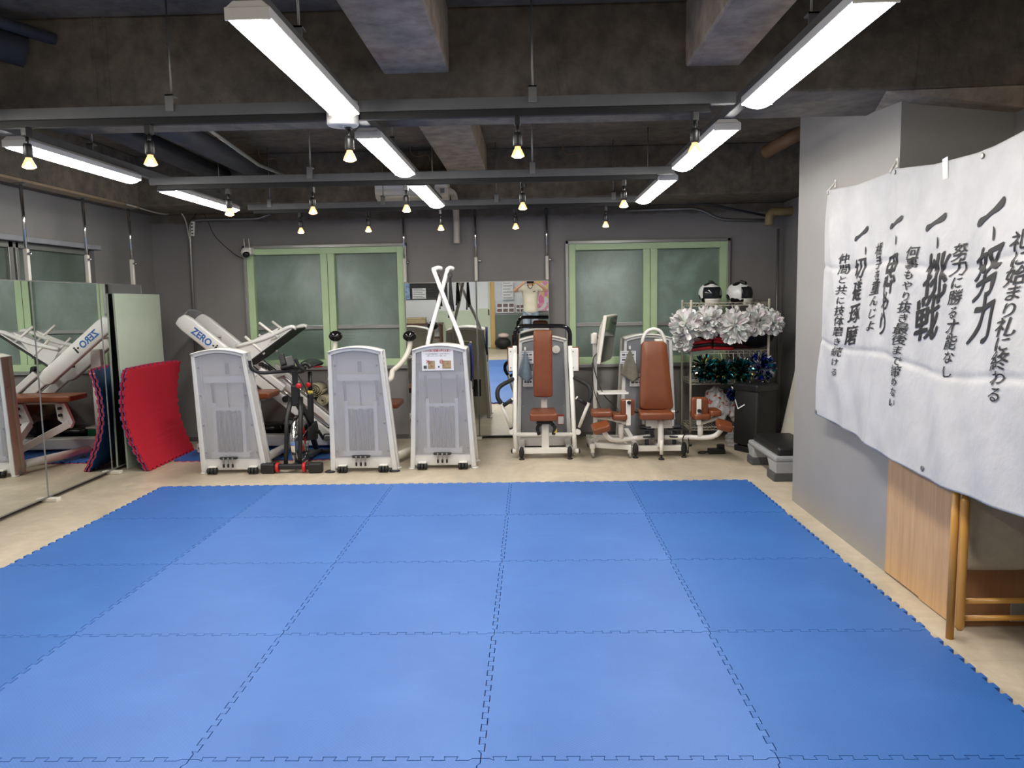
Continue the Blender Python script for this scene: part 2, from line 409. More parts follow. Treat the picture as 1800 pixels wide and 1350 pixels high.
def window(n, x0, x1, z0, z1, xm, sash):
    y = YB - .03; fr = .075
    # outer grey casing, green faced frame with a broad middle post, pale sash bars, four panes
    f = MB(); 
    for a, b in (((x0 - .035, 0, z0 - .04), (x0, 0, z1 + .035)), ((x1, 0, z0 - .04), (x1 + .035, 0, z1 + .035)), ((x0 - .035, 0, z1), (x1 + .035, 0, z1 + .035)), ((x0 - .035, 0, z0 - .04), (x1 + .035, 0, z0))):
        f.bb((a[0], y - .015, a[2]), (b[0], YB + .05, b[2]), .004)
    root = struct('window_%d' % n, f, M['alu'])
    g = MB()
    for a, b in (((x0, z0), (x0 + fr, z1)), ((x1 - fr, z0), (x1, z1)), ((x0 + fr, z1 - fr * .9), (x1 - fr, z1)), ((x0 + fr, z0), (x1 - fr, z0 + fr)), ((xm - .078, z0 + fr), (xm - .003, z1 - fr * .9)), ((xm + .003, z0 + fr), (xm + .078, z1 - fr * .9))):
        g.bb((a[0], y, a[1]), (b[0], YB + .06, b[1]), .003)
    struct('frame', g, M['green_paint'], root, 'green faced frame')
    for a, b in ((x0 + fr, xm - .078), (xm + .078, x1 - fr)):
        struct('sash_bar', MB().bb((a, YB + .005, sash - .022), (b, YB + .05, sash + .022), .004), M['alu'], root)
        struct('pane', MB().bb((a, YB + .025, sash + .02), (b, YB + .031, z1 - fr * .9)), M['glass'], root)
        struct('pane', MB().bb((a, YB + .025, z0 + fr), (b, YB + .031, sash - .02)), M['glass'], root)
window(1, *W1, -2.27, 1.29)
window(2, *W2, 1.335, 1.27)
# window of the left wall, above and behind the mirrors
y0, y1, z0, z1 = WL; f = MB()
for a, b in (((y0, z0), (y0 + .05, z1)), ((y1 - .05, z0), (y1, z1)), ((y0, z1 - .05), (y1, z1)), ((y0, z0), (y1, z0 + .05)), ((6.40, z0), (6.46, z1)), ((6.49, z0), (6.53, z1)), ((5.5, z0), (5.55, z1))):
    f.bb((XL - .12, a[0], a[1]), (XL - .05, b[0], b[1]), .004)
root = struct('window_3', f, M['alu'])
struct('sill', MB().bb((XL - .02, y0 - .1, z1), (XL + .035, y1 + .08, z1 + .045), .005), plain('grey_painted_ledge', S(140, 141, 145), .5), root, 'grey painted head ledge')
struct('pane', MB().bb((XL - .09, y0 + .05, z0 + .05), (XL - .084, 6.40, z1 - .05)), M['glass'], root)
struct('pane', MB().bb((XL - .09, 6.53, z0 + .05), (XL - .084, y1 - .05, z1 - .05)), M['glass'], root)
# greenery added outside to block low daylight behind the frosted panes
def bush(c, r, n, label):
    rnd = random.Random(int(c[0] * 10)); mb = MB()
    for i in range(n):
        d = Vector((rnd.gauss(0, 1), rnd.gauss(0, 1), rnd.gauss(0, 1))).normalized(); p = Vector(c) + Vector((d.x * r[0], d.y * r[1], d.z * r[2])) * rnd.uniform(.75, 1)
        if p.z < .03: p.z = .03
        a = Vector((rnd.gauss(0, 1), rnd.gauss(0, 1), rnd.gauss(0, .6))).normalized(); b = a.orthogonal().normalized(); L = rnd.uniform(.06, .12)
        mb.add([p - a * L, p + b * L * .45, p + a * L, p - b * L * .45], [[0, 1, 2, 3]])
    mb.ball((c[0], c[1], c[2]), (r[0] * .75, r[1] * .75, r[2] * .8), 14, 8)
    single('bush', label, 'bush', mb, M['leaf'], (c[0], c[1], 0), fix=False)
M['leaf'] = plain('garden_leaves', S(64, 108, 58), .5, 0, .3, 6)
bush((-2.55, 9.75, .75), (.62, .35, .78), 420, 'added leafy green bush outside the left pane of the window behind the exercise bike')
bush((-1.45, 9.75, .72), (.38, .32, .75), 300, 'added leafy green bush outside the window, behind the round black grip pads')
bush((.9, 9.8, .7), (.6, .35, .72), 380, 'added dark bush outside the window behind the screen on its pole')
struct('added_sky_screen', MB().bb((-6, 10.3, 0), (-.4, 10.4, 2.5)).bb((-.4, 10.3, 0), (5, 10.4, 2.34)), plain('dark_sky_screen', S(54, 62, 52), .9, 0, .2, 3))  # added wall; height and dark tone shaped to grade sky light on panes
struct('outside_ground', MB().bb((-6, YB + .2, -.12), (5, 10.4, -.02)), plain('outside_ground', S(62, 66, 52), .9))
struct('added_sky_screen', MB().bb((-5.3, 3.5, 0), (-5.2, 9, 3.0)), plain('dark_sky_screen_side', S(54, 62, 52), .9, 0, .2, 3))  # added wall, set close to cut sky light on the left panes

# ------------------------------------------------------------------ services on the ceiling and walls
def pipe(name, label, pts, r, mat, seg=14, cat='pipe', fil=.05):
    single(name, label, cat, MB().tube(fillet(pts, fil) if fil else pts, r, seg), mat, pts[0])
M['rust_pipe'] = plain('brown_pipe', S(126, 96, 70), .6, .1, .15)
M['ochre_pipe'] = plain('ochre_pipe', S(150, 130, 92), .55, 0, .15)
pipe('duct', 'thick dark pipe nearest the left wall under the ceiling slab', [(-2.84, 4.76, 2.80), (-3.06, 7.9, 2.84)], .085, M['dark_metal'])
pipe('duct', 'thick dark pipe right of another under the ceiling slab', [(-2.47, 4.76, 2.80), (-2.62, 7.9, 2.84)], .085, M['dark_metal'])
pipe('duct', 'dark pipe crossing under the ceiling slab beside the left wall beam', [(-3.9, 5.75, 2.96), (-2.0, 5.05, 2.96)], .06, M['dark_metal'])
a = at(45, 92, 4.16); pipe('duct', 'fat black pipe entering a hole in the cross beam at top left', [a, a + Vector((-.9, -.75, .22))], .08, M['dark_metal'])
a = at(98, 70, 4.16); pipe('conduit', 'thin grey pipe entering a hole in the cross beam at top left', [a, a + Vector((-.9, -.9, .18))], .03, M['dark_metal'])
pipe('conduit', 'thin pale conduit bending along the ceiling slab', [at(345, 212, 4.9), at(385, 240, 5.2), at(455, 290, 6.3), at(520, 316, 7.85)], .013, M['steel'])
pipe('conduit', 'steel conduit from the far left wall up and along the concrete beam', [(-3.80, 8.68, .02), at(333, 400, 8.68), at(336, 388, 8.68), at(352, 386, 8.68), at(455, 384, 8.68), at(475, 376, 8.68)], .017, M['steel'], 10, 'conduit', .08)
pipe('conduit', 'steel conduit running along the far wall above the shelves', [at(1098, 370, 8.70), at(1230, 366, 8.70), at(1262, 386, 8.70), at(1352, 387, 8.70)], .016, M['steel'], 10, 'conduit', .12)
pipe('conduit', 'thin upper conduit sloping along the far wall on the right', [at(1100, 358, 8.66), at(1240, 358, 8.66), at(1350, 380, 8.66)], .012, M['dark_metal'], 10, 'conduit', .1)
pipe('pipe', 'ochre pipe with an elbow by the far right corner', [at(1352, 396, 8.5), at(1353, 372, 8.5), at(1425, 370, 8.5)], .045, M['ochre_pipe'], 16, 'pipe', .07)
pipe('pipe', 'brown pipe sloping under the slab behind the pillar', [at(1345, 268, 7.6), at(1420, 226, 7.2)], .06, M['rust_pipe'])
pipe('conduit', 'vertical steel conduit in the far right corner beside the shelves', [at(1368, 402, 8.66), (at(1368, 402, 8.66).x, 8.66, .0)], .015, M['steel'])
pipe('hose', 'cream air conditioner hose bending down the far wall', smooth_path([at(788, 335, 7.84), at(797, 342, 7.84), at(800, 358, 7.85), (at(801, 360, 8.2).x, 8.2, 2.515), at(802, 384, 8.70), at(803, 428, 8.72)]), .035, M['cream_metal'], 14, 'hose', 0)
pipe('cable', 'pale cables sagging from the left beam to the corner conduit', smooth_path([(-3.9, 7.6, 2.55), at(285, 376, 8.55), at(312, 372, 8.6), at(325, 385, 8.66), at(333, 420, 8.67)]), .007, M['cream_metal'], 8, 'cable', 0)
pipe('cable', 'black cable looping from the power strip to the security camera', smooth_path([at(338, 386, 8.64), at(350, 371, 8.64), at(362, 382, 8.68), at(378, 415, 8.72), at(410, 445, 8.72), at(428, 455, 8.72)]), .004, M['rubber'], 6, 'cable', 0)
T = Thing('power_strip', 'white power strip hung on the conduit near the left corner', 'power strip', at(339, 402, 8.64))
c = at(339, 402, 8.64); T.part('body', MB().box(c, (.04, .035, .16), (0, R(6), 0), .008), M['white_metal'])
for k in range(4): T.part('socket', MB().box(c + Vector((0, -.02, .05 - k * .035)), (.02, .006, .012)), M['black'])
# round emergency light under the first rail
c = at(602, 200, 3.86)
T = Thing('emergency_light', 'round white emergency light under the front lighting rail', 'emergency light', c)
T.part('housing', MB().lathe([(.002, .055), (.076, .055), (.076, -.05), (.07, -.058), (.002, -.058)], c, seg=32), M['white_metal'])
T.part('lamp_eye', MB().lathe([(.002, 0), (.018, 0), (.016, -.006), (.002, -.008)], c + Vector((0, 0, -.058))), M['chrome'])
# air conditioner
a = at(657, 303, 7.66); b = at(787, 345, 7.66)
T = Thing('air_conditioner', 'white wall air conditioner high on the far concrete beam', 'air conditioner', ((a.x + b.x) / 2, 7.9, b.z))
poly = [(0, 0), (.10, -.02), (.20, .0), (.235, .05), (.235, .235), (.21, .25), (0, .25)]
cxm = (a.x + b.x) / 2; W = b.x - a.x
T.part('body', MB().prism([(-p[0], p[1]) for p in poly], (cxm, 7.9, b.z), (0, 1, 0), (0, 0, 1), W, .008), M['cream_metal'])
T.part('flap', MB().box((cxm, 7.69, b.z + .03), (W * .86, .008, .05), (R(-38), 0, 0), .003), M['white_metal'])
T.part('front_panel', MB().bb((a.x + .01, 7.655, b.z + .085), (b.x - .01, 7.668, b.z + .235), .004), M['white_metal'])
T.part('display', MB().bb((b.x - .07, 7.651, b.z + .03), (b.x - .03, 7.66, b.z + .075), .002), M['alu'])
# security camera
c = at(432, 443, 8.66)
T = Thing('security_camera', 'round white security camera with two aerials beside the left far window', 'camera', c)
T.part('head', MB().ball(c, .052), M['white_metal']); T.part('lens', MB().ball(c + Vector((.01, -.018, -.024)), .04), M['gloss_black'])
T.part('bracket', MB().bb((c.x + .03, c.y - .02, c.z - .03), (c.x + .065, YB, c.z + .05), .01), M['white_metal'])
for dx in (-.03, .025): T.part('aerial', MB().cyl((c.x + dx + .01, c.y + .03, c.z + .03), (c.x + dx, c.y + .04, c.z + .15), .005), M['white_metal'])

# ------------------------------------------------------------------ light rails, battens, spotlights
LX = (-2.79, -.86, 1.06); ZB = 2.45
RAILS = ((3.90, 2.515, -3.4, 1.0), (5.78, 2.475, -2.78, 1.05), (7.62, 2.50, -2.72, 1.05))
def channel(mb, a, b, w=.042, h=.042, t=.004):
    a = Vector(a); b = Vector(b); d = (b - a).normalized(); s_ = d.cross(Vector((0, 0, 1))).normalized()
    for o in (s_ * w / 2, s_ * -w / 2): mb.bar(a + o, b + o, t, h, 0)
    for o in (1, -1): mb.bar(a + Vector((0, 0, o * h / 2)), b + Vector((0, 0, o * h / 2)), w, t, 0)
    return mb
for n, x in zip(('left', 'middle', 'right'), LX):
    single('support_rail', 'grey steel rail carrying the %s line of bright light battens' % n, 'rail', channel(MB(), (x, -.95, ZB + .078), (x, 7.58, ZB + .078), .05, .05), M['grey_metal'], (x, 3, ZB))
for n, (y, z, xa, xb) in zip(('front', 'second', 'farthest'), RAILS):
    single('support_rail', 'grey steel cross rail, the %s of the three with spotlights' % n, 'rail', channel(MB(), (xa, y, z), (xb, y, z), .042, .05), M['grey_metal'], ((xa + xb) / 2, y, z))
    single('lighting_track', 'black spotlight track under the %s cross rail' % n, 'track', MB().bb((xa + .05, y - .018, z - .062), (xb - .12, y + .018, z - .027), .003), M['track_black'], ((xa + xb) / 2, y, z))
# threaded hanger rods
def rod(x, y, z, ztop, label):
    T = Thing('hanger_rod', label, 'hanger', (x, y, z), 'threaded hanger rods')
    T.part('rod', MB().cyl((x, y, z), (x, y, ztop), .005, None, 8), M['steel'])
    T.part('clamp', MB().bb((x - .02, y - .03, z - .03), (x + .02, y + .03, z - .022)).bb((x - .02, y - .034, z - .03), (x + .02, y - .027, z + .05)).bb((x - .02, y - .034, z + .043), (x + .02, y + .02, z + .05)), M['steel'])
names = ('front', 'second', 'farthest')
for i, (px, Y) in enumerate(((310, 3.9), (938, 3.9), (546, 5.78), (936, 5.78), (472, 7.62), (672, 7.62), (872, 7.62), (1078, 7.62))):
    j = {3.9: 0, 5.78: 1, 7.62: 2}[Y]; z = RAILS[j][1]; x = at(px, 300, Y).x
    side = {310: 'left', 938: 'right', 546: 'left', 936: 'right', 472: 'leftmost', 672: 'second from the left', 872: 'third from the left', 1078: 'rightmost'}[px]
    rod(x, Y, z + .025, ZC if Y < 7.9 and not 4.15 < Y < 4.75 else 2.57, 'thin threaded rod holding the %s spotlight rail, %s one' % (names[j], side))
for n, x in zip(('left', 'middle', 'right'), LX):
    for y, wh in ((3.05, 'nearest'), (5.05, 'middle'), (7.1, 'farthest')):
        rod(x + .0, y, ZB + .103, 3.06, 'thin threaded rod above the %s batten of the %s line' % (wh, n))
M['lamp_white'] = emit('lit_batten_diffuser', (1.0, .965, .905, 1), BATTEN_POWER)
def batten(x, y0, y1, label):
    T = Thing('light_batten', label, 'light', (x, (y0 + y1) / 2, ZB), 'white light battens under the ceiling rails')
    w = .072
    T.part('housing', MB().prism([(-w, 0), (-w, .03), (-.045, .052), (.045, .052), (w, .03), (w, 0)], (x, (y0 + y1) / 2, ZB), (1, 0, 0), (0, 0, 1), y1 - y0, .003), M['white_metal'])
    n = 10; pr_ = [(-w + .004 + (2 * w - .008) * k / n, -.026 * math.sin(math.pi * k / n) ** .7) for k in range(n + 1)]
    T.part('diffuser', MB().prism(pr_, (x, (y0 + y1) / 2, ZB), (1, 0, 0), (0, 0, 1), y1 - y0 - .012), M['lamp_white'])
    for e, yy in ((-1, y0), (1, y1)): T.part('end_cap', MB().bb((x - w, yy - .004, ZB - .008), (x + w, yy + .004, ZB + .032), .003), M['white_metal'])
for n, x in zip(('left', 'middle', 'right'), LX):
    for (y0, y1), wh in zip(((.55, 1.8), (2.49, 3.74), (4.28, 5.52), (6.05, 7.38)), ('behind the viewer', 'nearest', 'second', 'farthest')):
        if wh == 'behind the viewer': lb = 'lit white batten nearest the photographer on the %s line' % n
        else: lb = 'lit white batten light, %s of the %s line under the ceiling' % (wh, n)
        batten(x, y0, y1, lb)
M['bulb_glow'] = emit('warm_lit_bulb', (1.0, .62, .26, 1), BULB_POWER)
gb = NT('amber_reflector_glass'); gb.bsdf(S(255, 206, 140), .12, 0, None, Transmission_Weight=.75, IOR=1.3, Emission_Color=(1, .6, .22, 1), Emission_Strength=1.6); M['bulb_glass'] = gb.m
def spot(x, y, z, label, first=[None]):
    if first[0] is not None: return dup(first[0], label, (x, y, z))
    T = Thing('track_spotlight', label, 'spotlight', (x, y, z), 'small warm spotlights on black tracks')
    o = Vector((x, y, z))
    T.part('adapter', MB().box(o + Vector((0, 0, -.022)), (.03, .05, .045), None, .004), M['black'])
    T.part('stem', MB().cyl(o + Vector((0, 0, -.04)), o + Vector((0, -.002, -.10)), .008), M['black'])
    T.part('socket', MB().lathe([(.004, .03), (.017, .028), (.022, .01), (.022, -.032), (.018, -.04), (.004, -.04)], o + Vector((0, -.002, -.105))), M['black'])
    b = o + Vector((0, -.002, -.145))
    T.part('reflector', MB().lathe([(.013, .004), (.015, -.008), (.02, -.016), (.03, -.038), (.033, -.046)], b), M['bulb_glass'], fix=False)
    T.part('bulb', MB().lathe([(.0, -.012), (.011, -.017), (.024, -.038), (.029, -.046), (.02, -.052), (.0, -.054)], b), M['bulb_glow'])
    first[0] = T.o; return T.o
for j, pxs in enumerate(((48, 263, 614, 910, 1221), (397, 545, 711, 917, 1096), (522, 642, 771, 904, 1064))):
    y, z = RAILS[j][0], RAILS[j][1]
    for k, px in enumerate(pxs):
        x = at(px, 250, y).x
        if j == 1 and k == 0: x = max(x, -2.72)
        spot(x, y, z - .06, 'warm spotlight on the %s track, %s from the left' % (names[j], ('first', 'second', 'third', 'fourth', 'fifth')[k]))

for n, (px, w_) in zip((6, 7), ((165, .012), (186, .02))):
    x = at(px, 100, 4.148).x; struct('trim_%d' % n, MB().bb((x - w_ / 2, 4.146, 2.61), (x + w_ / 2, 4.151, ZC)), M['concrete'])

# small anchors left in the slab
for px, py, lb in ((455, 268, 'small rusty anchor hanging from the slab above the left spotlights'), (500, 285, 'small rusty anchor hanging near the left pipes'), (722, 262, 'bent rusty bar under the slab left of the pale rib'), (990, 258, 'small dark anchor under the slab right of the pale rib')):
    d = _ray(px, py); p = CAM_LOC + d * ((ZC - .03 - CAM_LOC.z) / d.z)
    if p.y < 5 or p.y > 7.8: continue
    single('ceiling_anchor', lb, 'anchor', MB().tube(smooth_path([(p.x, p.y, ZC), (p.x, p.y, ZC - .06), (p.x + .05, p.y, ZC - .10), (p.x + .16, p.y, ZC - .09), (p.x + .19, p.y, ZC - .14)]), .006, 8), M['rust_pipe'], (p.x, p.y, ZC))
# ------------------------------------------------------------------ interlocking foam mats
def tooth_path(sh, n=12, a=.0105):             # dovetail teeth along a side; sh shifts the flanks to leave a fine gap
    p = 1.0 / n; out = [(.03, 0)]
    for k in range(n):
        t = k * p
        out += [(.045 if k == 0 else t - sh, -a), (t + .56 * p + sh, -a), (t + .50 * p + sh, a), (t + 1.06 * p - sh, a)] if k < n - 1 else [(t - sh, -a), (t + .52 * p, -a)]
    return out + [(.972, 0)]
def tile_outline(g=.0019):
    A, B = tooth_path(-g * .8), tooth_path(g * .8); pts = []
    pts += [(g, g)] + [(t, c + g) for t, c in A] + [(1 - g, g)]                          # near side, left to right
    pts += [(1 + c - g, t) for t, c in B]                                                # right side, going away
    pts += [(1 - g, 1 - g)] + [(t, 1 + c - g) for t, c in reversed(B)] + [(g, 1 - g)]    # far side
    pts += [(c + g, t) for t, c in reversed(A)]                                          # left side
    return pts
OUT = tile_outline()
def mat_tile(label, x, y, top, bottom, group, z=0.0, warp=None, th=.022, first={}):
    key = (top, bottom, warp)
    if warp is None and key in first: return dup(first[key], label, (x, y, z))
    T = Thing('foam_mat', label, 'mat', (x, y, z), group)
    for nm, z0, z1, mt in (('bottom_layer', 0, th * .28, bottom), ('top_layer', th * .28, th, top)):
        mb = MB(); n = len(OUT); vs = []
        if warp is None:
            vs = [(x + p[0], y + p[1], z + z0) for p in OUT] + [(x + p[0], y + p[1], z + z1) for p in OUT]
            fs = [list(range(n))[::-1], list(range(n, 2 * n))] + [[i, (i + 1) % n, n + (i + 1) % n, n + i] for i in range(n)]
            mb.add(vs, fs)
        else:
            bm = bmesh.new(); b = [bm.verts.new((p[0], p[1], z0)) for p in OUT]; f = bm.faces.new(b)
            r = bmesh.ops.extrude_face_region(bm, geom=[f]); 
            for v in r['geom']:
                if isinstance(v, bmesh.types.BMVert): v.co.z = z1
            for k in range(1, 16):
                bmesh.ops.bisect_plane(bm, geom=bm.verts[:] + bm.edges[:] + bm.faces[:], plane_co=(0, k / 16, 0), plane_no=(0, 1, 0))
            for v in bm.verts: v.co = warp(v.co.x, v.co.y, v.co.z)
            mb.addbm(bm)
        T.part(nm, mb, mt, fix=warp is not None)
    if warp is None: first[key] = T.o
    return T.o
rows = ('row nearest the machines', 'second row from the machines', 'third row from the machines', 'fourth row from the machines', 'row nearest the viewer')
cols = ('at the left edge', 'second from the left', 'in the middle column', 'second from the right', 'at the right edge')
X0, Y0 = -3.1925, 6.483
for r in range(5):
    for c in range(5):
        mat_tile('blue foam puzzle mat %s, %s' % (cols[c], rows[r]), X0 + c, Y0 - 1 - r, M['foam_blue_sheen'] if c in (1, 2, 3) else M['foam_blue'], M['foam_red'], 'blue puzzle mats of the training floor')
mat_tile('blue foam mat under the sled machine, the left one', -3.62, 7.62, M['foam_blue'], M['foam_red'], 'mats under the sled machine')
mat_tile('blue foam mat under the sled machine, right one behind the bike', -2.62, 7.62, M['foam_blue'], M['foam_red'], 'mats under the sled machine')
def lean(k):
    d = .034 * k
    def w(a, b, c):                       # a runs along the wall, b up, c through the thickness
        zz = b * .975 + .004
        s = math.sin(math.pi * min(1, b)) * -.085 + (.13 - .05 * a) * (1 - b) ** 2
        return Vector((-3.80 + s + .05 * a + c - d, 7.17 + a * 1.0 + .02 * (1 - b), zz + .012 * math.sin(3 * a)))
    return w
mat_tile('red foam mat leaning on the left wall, the front one of two', -3.7, 7.17, M['foam_red'], M['foam_blue'], 'mats leaning in the corner', 0, lean(0))
mat_tile('foam mat leaning behind a red one by the mirror, only its edge showing', -3.72, 7.17, M['foam_red'], M['foam_blue'], 'mats leaning in the corner', 0, lean(1))

# ------------------------------------------------------------------ mirrors
def mirror_panel(label, a, b, z0, z1, tilt=0.0, feet=True, grp='mirrors'):
    # a, b: floor points of the left and right edge as seen; tilt leans the top out of the wall
    a = Vector(a); b = Vector(b); X = (b - a); W = X.length; X.normalize(); N = X.cross(Vector((0, 0, 1))).normalized()   # N faces the room
    up = Vector((0, 0, 1)); t = math.tan(tilt); H = z1 - z0
    T = Thing('wall_mirror', label, 'mirror', (a + b) / 2, grp)
    rot = Matrix((X, -N, up)).transposed()
    def slab(u0, u1, h0, h1, d0, d1, bev=0):
        mb = MB(); vs = []
        for u in (u0, u1):
            for h in (h0, h1):
                for d in (d0, d1): vs.append(a + X * u + up * (z0 + h) + N * (d + t * h))
        mb.add(vs, [[0, 1, 3, 2], [4, 6, 7, 5], [0, 4, 5, 1], [2, 3, 7, 6], [0, 2, 6, 4], [1, 5, 7, 3]]); return mb
    T.part('backing', slab(.002, W - .002, 0, H, -.022, -.006), M['alu'])
    T.part('glass', slab(.004, W - .004, .006, H - .006, -.006, 0), M['mirror'])
    fr = MB()
    for q in ((.001, .006, 0, H), (W - .006, W - .001, 0, H), (.001, W - .001, 0, .01), (.001, W - .001, H - .008, H)):
        s_ = slab(*q, -.024, .003); fr.add(s_.v, s_.f)
    T.part('frame', fr, M['alu'])
    return T
def lm(y): return Vector((-3.925 - (y - 5.05) * .02, y, 0))
ys = (4.12, 5.10, 6.10, 7.11, 7.93)
for i, lb in enumerate(('tall wall mirror on the left wall, partly beyond the frame edge', 'tall mirror at the photo left edge showing the machine cabinet', 'tall mirror on the left wall showing the tan bench', 'tall mirror on the left wall behind the leaning red mats')):
    mirror_panel(lb, lm(ys[i]), lm(ys[i + 1]), .035, 1.785, 0, grp='mirrors along the left wall')
for y, lb in ((5.10, 'white mirror foot on the floor beyond the left frame edge'), (6.10, 'white block foot under the first mirror joint on the left'), (7.11, 'white block foot under the mirror joint beside the red mats')):
    p = lm(y); single('mirror_foot', lb, 'bracket', MB().box((p.x + .02, y, .016), (.13, .06, .03), None, .004).box((p.x - .03, y, .031), (.03, .1, .006), None, .001), M['cream_metal'], (p.x, y, 0))
BM = 8.705
mirror_panel('tall wall mirror on the far wall behind the crossed white bars', (-1.395, BM, 0), (-.602, BM, 0), .03, 1.772, R(1.25), grp='mirrors on the far wall')
mirror_panel('tall far wall mirror in which the photographer shows, left of the tall tan pad', (-.598, BM, 0), (.205, BM, 0), .03, 1.772, R(1.25), grp='mirrors on the far wall')
single('mirror_foot', 'small white foot under the joint of the far wall mirrors', 'bracket', MB().box((-.6, BM - .03, .014), (.06, .09, .026), None, .004), M['cream_metal'], (-.6, BM, 0))
def tension_pole(label, p, z0, z1, first=[None]):
    x, y = p
    T = Thing('tension_pole', label, 'pole', (x, y, z0), 'chrome tension poles above the mirrors')
    T.part('tube', MB().cyl((x, y, z0 + .2), (x, y, z1 - .008), .013), M['chrome'])
    T.part('sleeve', MB().box((x, y, z0 + .12), (.034, .034, .26), None, .004), M['cream_metal'])
    T.part('knob', MB().cyl((x + .02, y - .01, z0 + .21), (x + .045, y - .02, z0 + .21), .011).ball((x + .047, y - .021, z0 + .21), .012), M['chrome'])
    T.part('top_plate', MB().box((x, y, z1 - .004), (.09, .05, .007), None, .002), M['steel'])
for y, lb in ((6.15, 'nearest on the left wall'), (7.03, 'second on the left wall'), (7.86, 'farthest on the left wall')):
    tension_pole('chrome tension pole from mirror top to beam, ' + lb, (lm(y).x - .045, y), 1.785, 2.545)
for x, lb in ((-1.40, 'left of the far wall mirrors'), (-.60, 'above the joint of the far mirrors'), (.19, 'right end of the far mirrors')):
    tension_pole('chrome tension pole from mirror to beam, ' + lb, (x, 8.745), 1.79, 2.57)
# pale panel leaning in the left corner
mb = MB(); tl = Vector((-3.950, 7.30, 1.69)); tr = Vector((-3.90, 8.10, 1.685)); bl = Vector((-3.93, 7.30, .004)); br = Vector((-3.89, 8.10, .004)); n = Vector((.018, -.001, 0))
mb.add([bl, br, tr, tl, bl + n, br + n, tr + n, tl + n], [[0, 1, 2, 3], [4, 5, 6, 7], [0, 1, 5, 4], [1, 2, 6, 5], [2, 3, 7, 6], [3, 0, 4, 7]])
single('wall_panel', 'tall pale green grey panel leaning upright behind the red mats', 'panel', mb, plain('pale_panel', S(170, 180, 162), .18, 0, .03), (-3.9, 7.7, 0))
# ------------------------------------------------------------------ banner with brush writing on the pillar
BY, BLEN = 5.205, 3.35
def lerp_tab(tab, u):
    for (a, x), (b, y) in zip(tab, tab[1:]):
        if u <= b: t = max(0, (u - a) / (b - a)); return x + (y - x) * t
    return tab[-1][1]
TOPZ = ((0, 2.236), (.45, 2.208), (.94, 2.222), (1.35, 2.176), (1.74, 2.166), (2.04, 2.191), (3.35, 2.19))
BOTZ = ((0, .768), (.5, .738), (1.03, .712), (1.67, .697), (2.26, .712), (3.35, .73))
def ban(u, v, off=0.0):                        # u metres from the left edge, v 0 (top) .. 1 (bottom)
    z = lerp_tab(TOPZ, u) * (1 - v) + lerp_tab(BOTZ, u) * v
    a = u * 6.2; e = min(1, v * 3)
    wv = .009 * math.sin(a + 2.1 * v) + .006 * math.sin(2.3 * a - 5 * v + 1) * e + .005 * math.sin(9 * v + a * .6) + .004 * math.sin(17 * v - 3.1 * a) * e
    for c, s_ in ((.06, 1.3), (.93, -1.0), (.97, .9), (1.75, -.8), (2.5, .9)):            # folds falling from the hooks
        d = u - c - s_ * .28 * v; wv += .009 * math.exp(-(d / .035) ** 2) * (1 - .5 * v)
    for c in (.33, .66):                                                                 # storage creases
        wv -= .008 * math.exp(-((v - c - .01 * math.sin(5 * u)) / .012) ** 2)
    wv -= .006 * math.exp(-((u - .80) / .012) ** 2) + .006 * math.exp(-((u - 2.35) / .012) ** 2)
    x = 1.945 - .035 * v - wv - .065 * v * v * min(1, max(0, u - .5)) - off
    return Vector((x, BY - u, z))
T = Thing('banner', 'white cloth banner with black brush calligraphy hung on the grey pillar', 'banner', (1.93, 4.0, .72))
def cloth():
    t = NT('white_banner_cloth'); f = t.noise(t.coord(), 5, 7, .6, .1); g = t.noise(t.coord(), 2.2, 4)
    col = t.ramp(f, [(.3, S(172, 171, 172)), (.7, S(190, 189, 190))])
    t.bsdf(col, .6, 0, t.bump(t.math('ADD', f, t.math('MULTIPLY', g, 2)), .35, .03)); return t.m
ft = T.part('cloth', MB().grid(lambda a, b: ban(a * BLEN, b), 300, 150, .0015), cloth())
def uv_of(px, py):                             # banner position of a spot seen in the photo
    p = onx(px, py, 1.915); u = BY - p.y
    for _ in range(3): zt, zb = lerp_tab(TOPZ, u), lerp_tab(BOTZ, u); v = (zt - p.z) / (zt - zb)
    return u, v
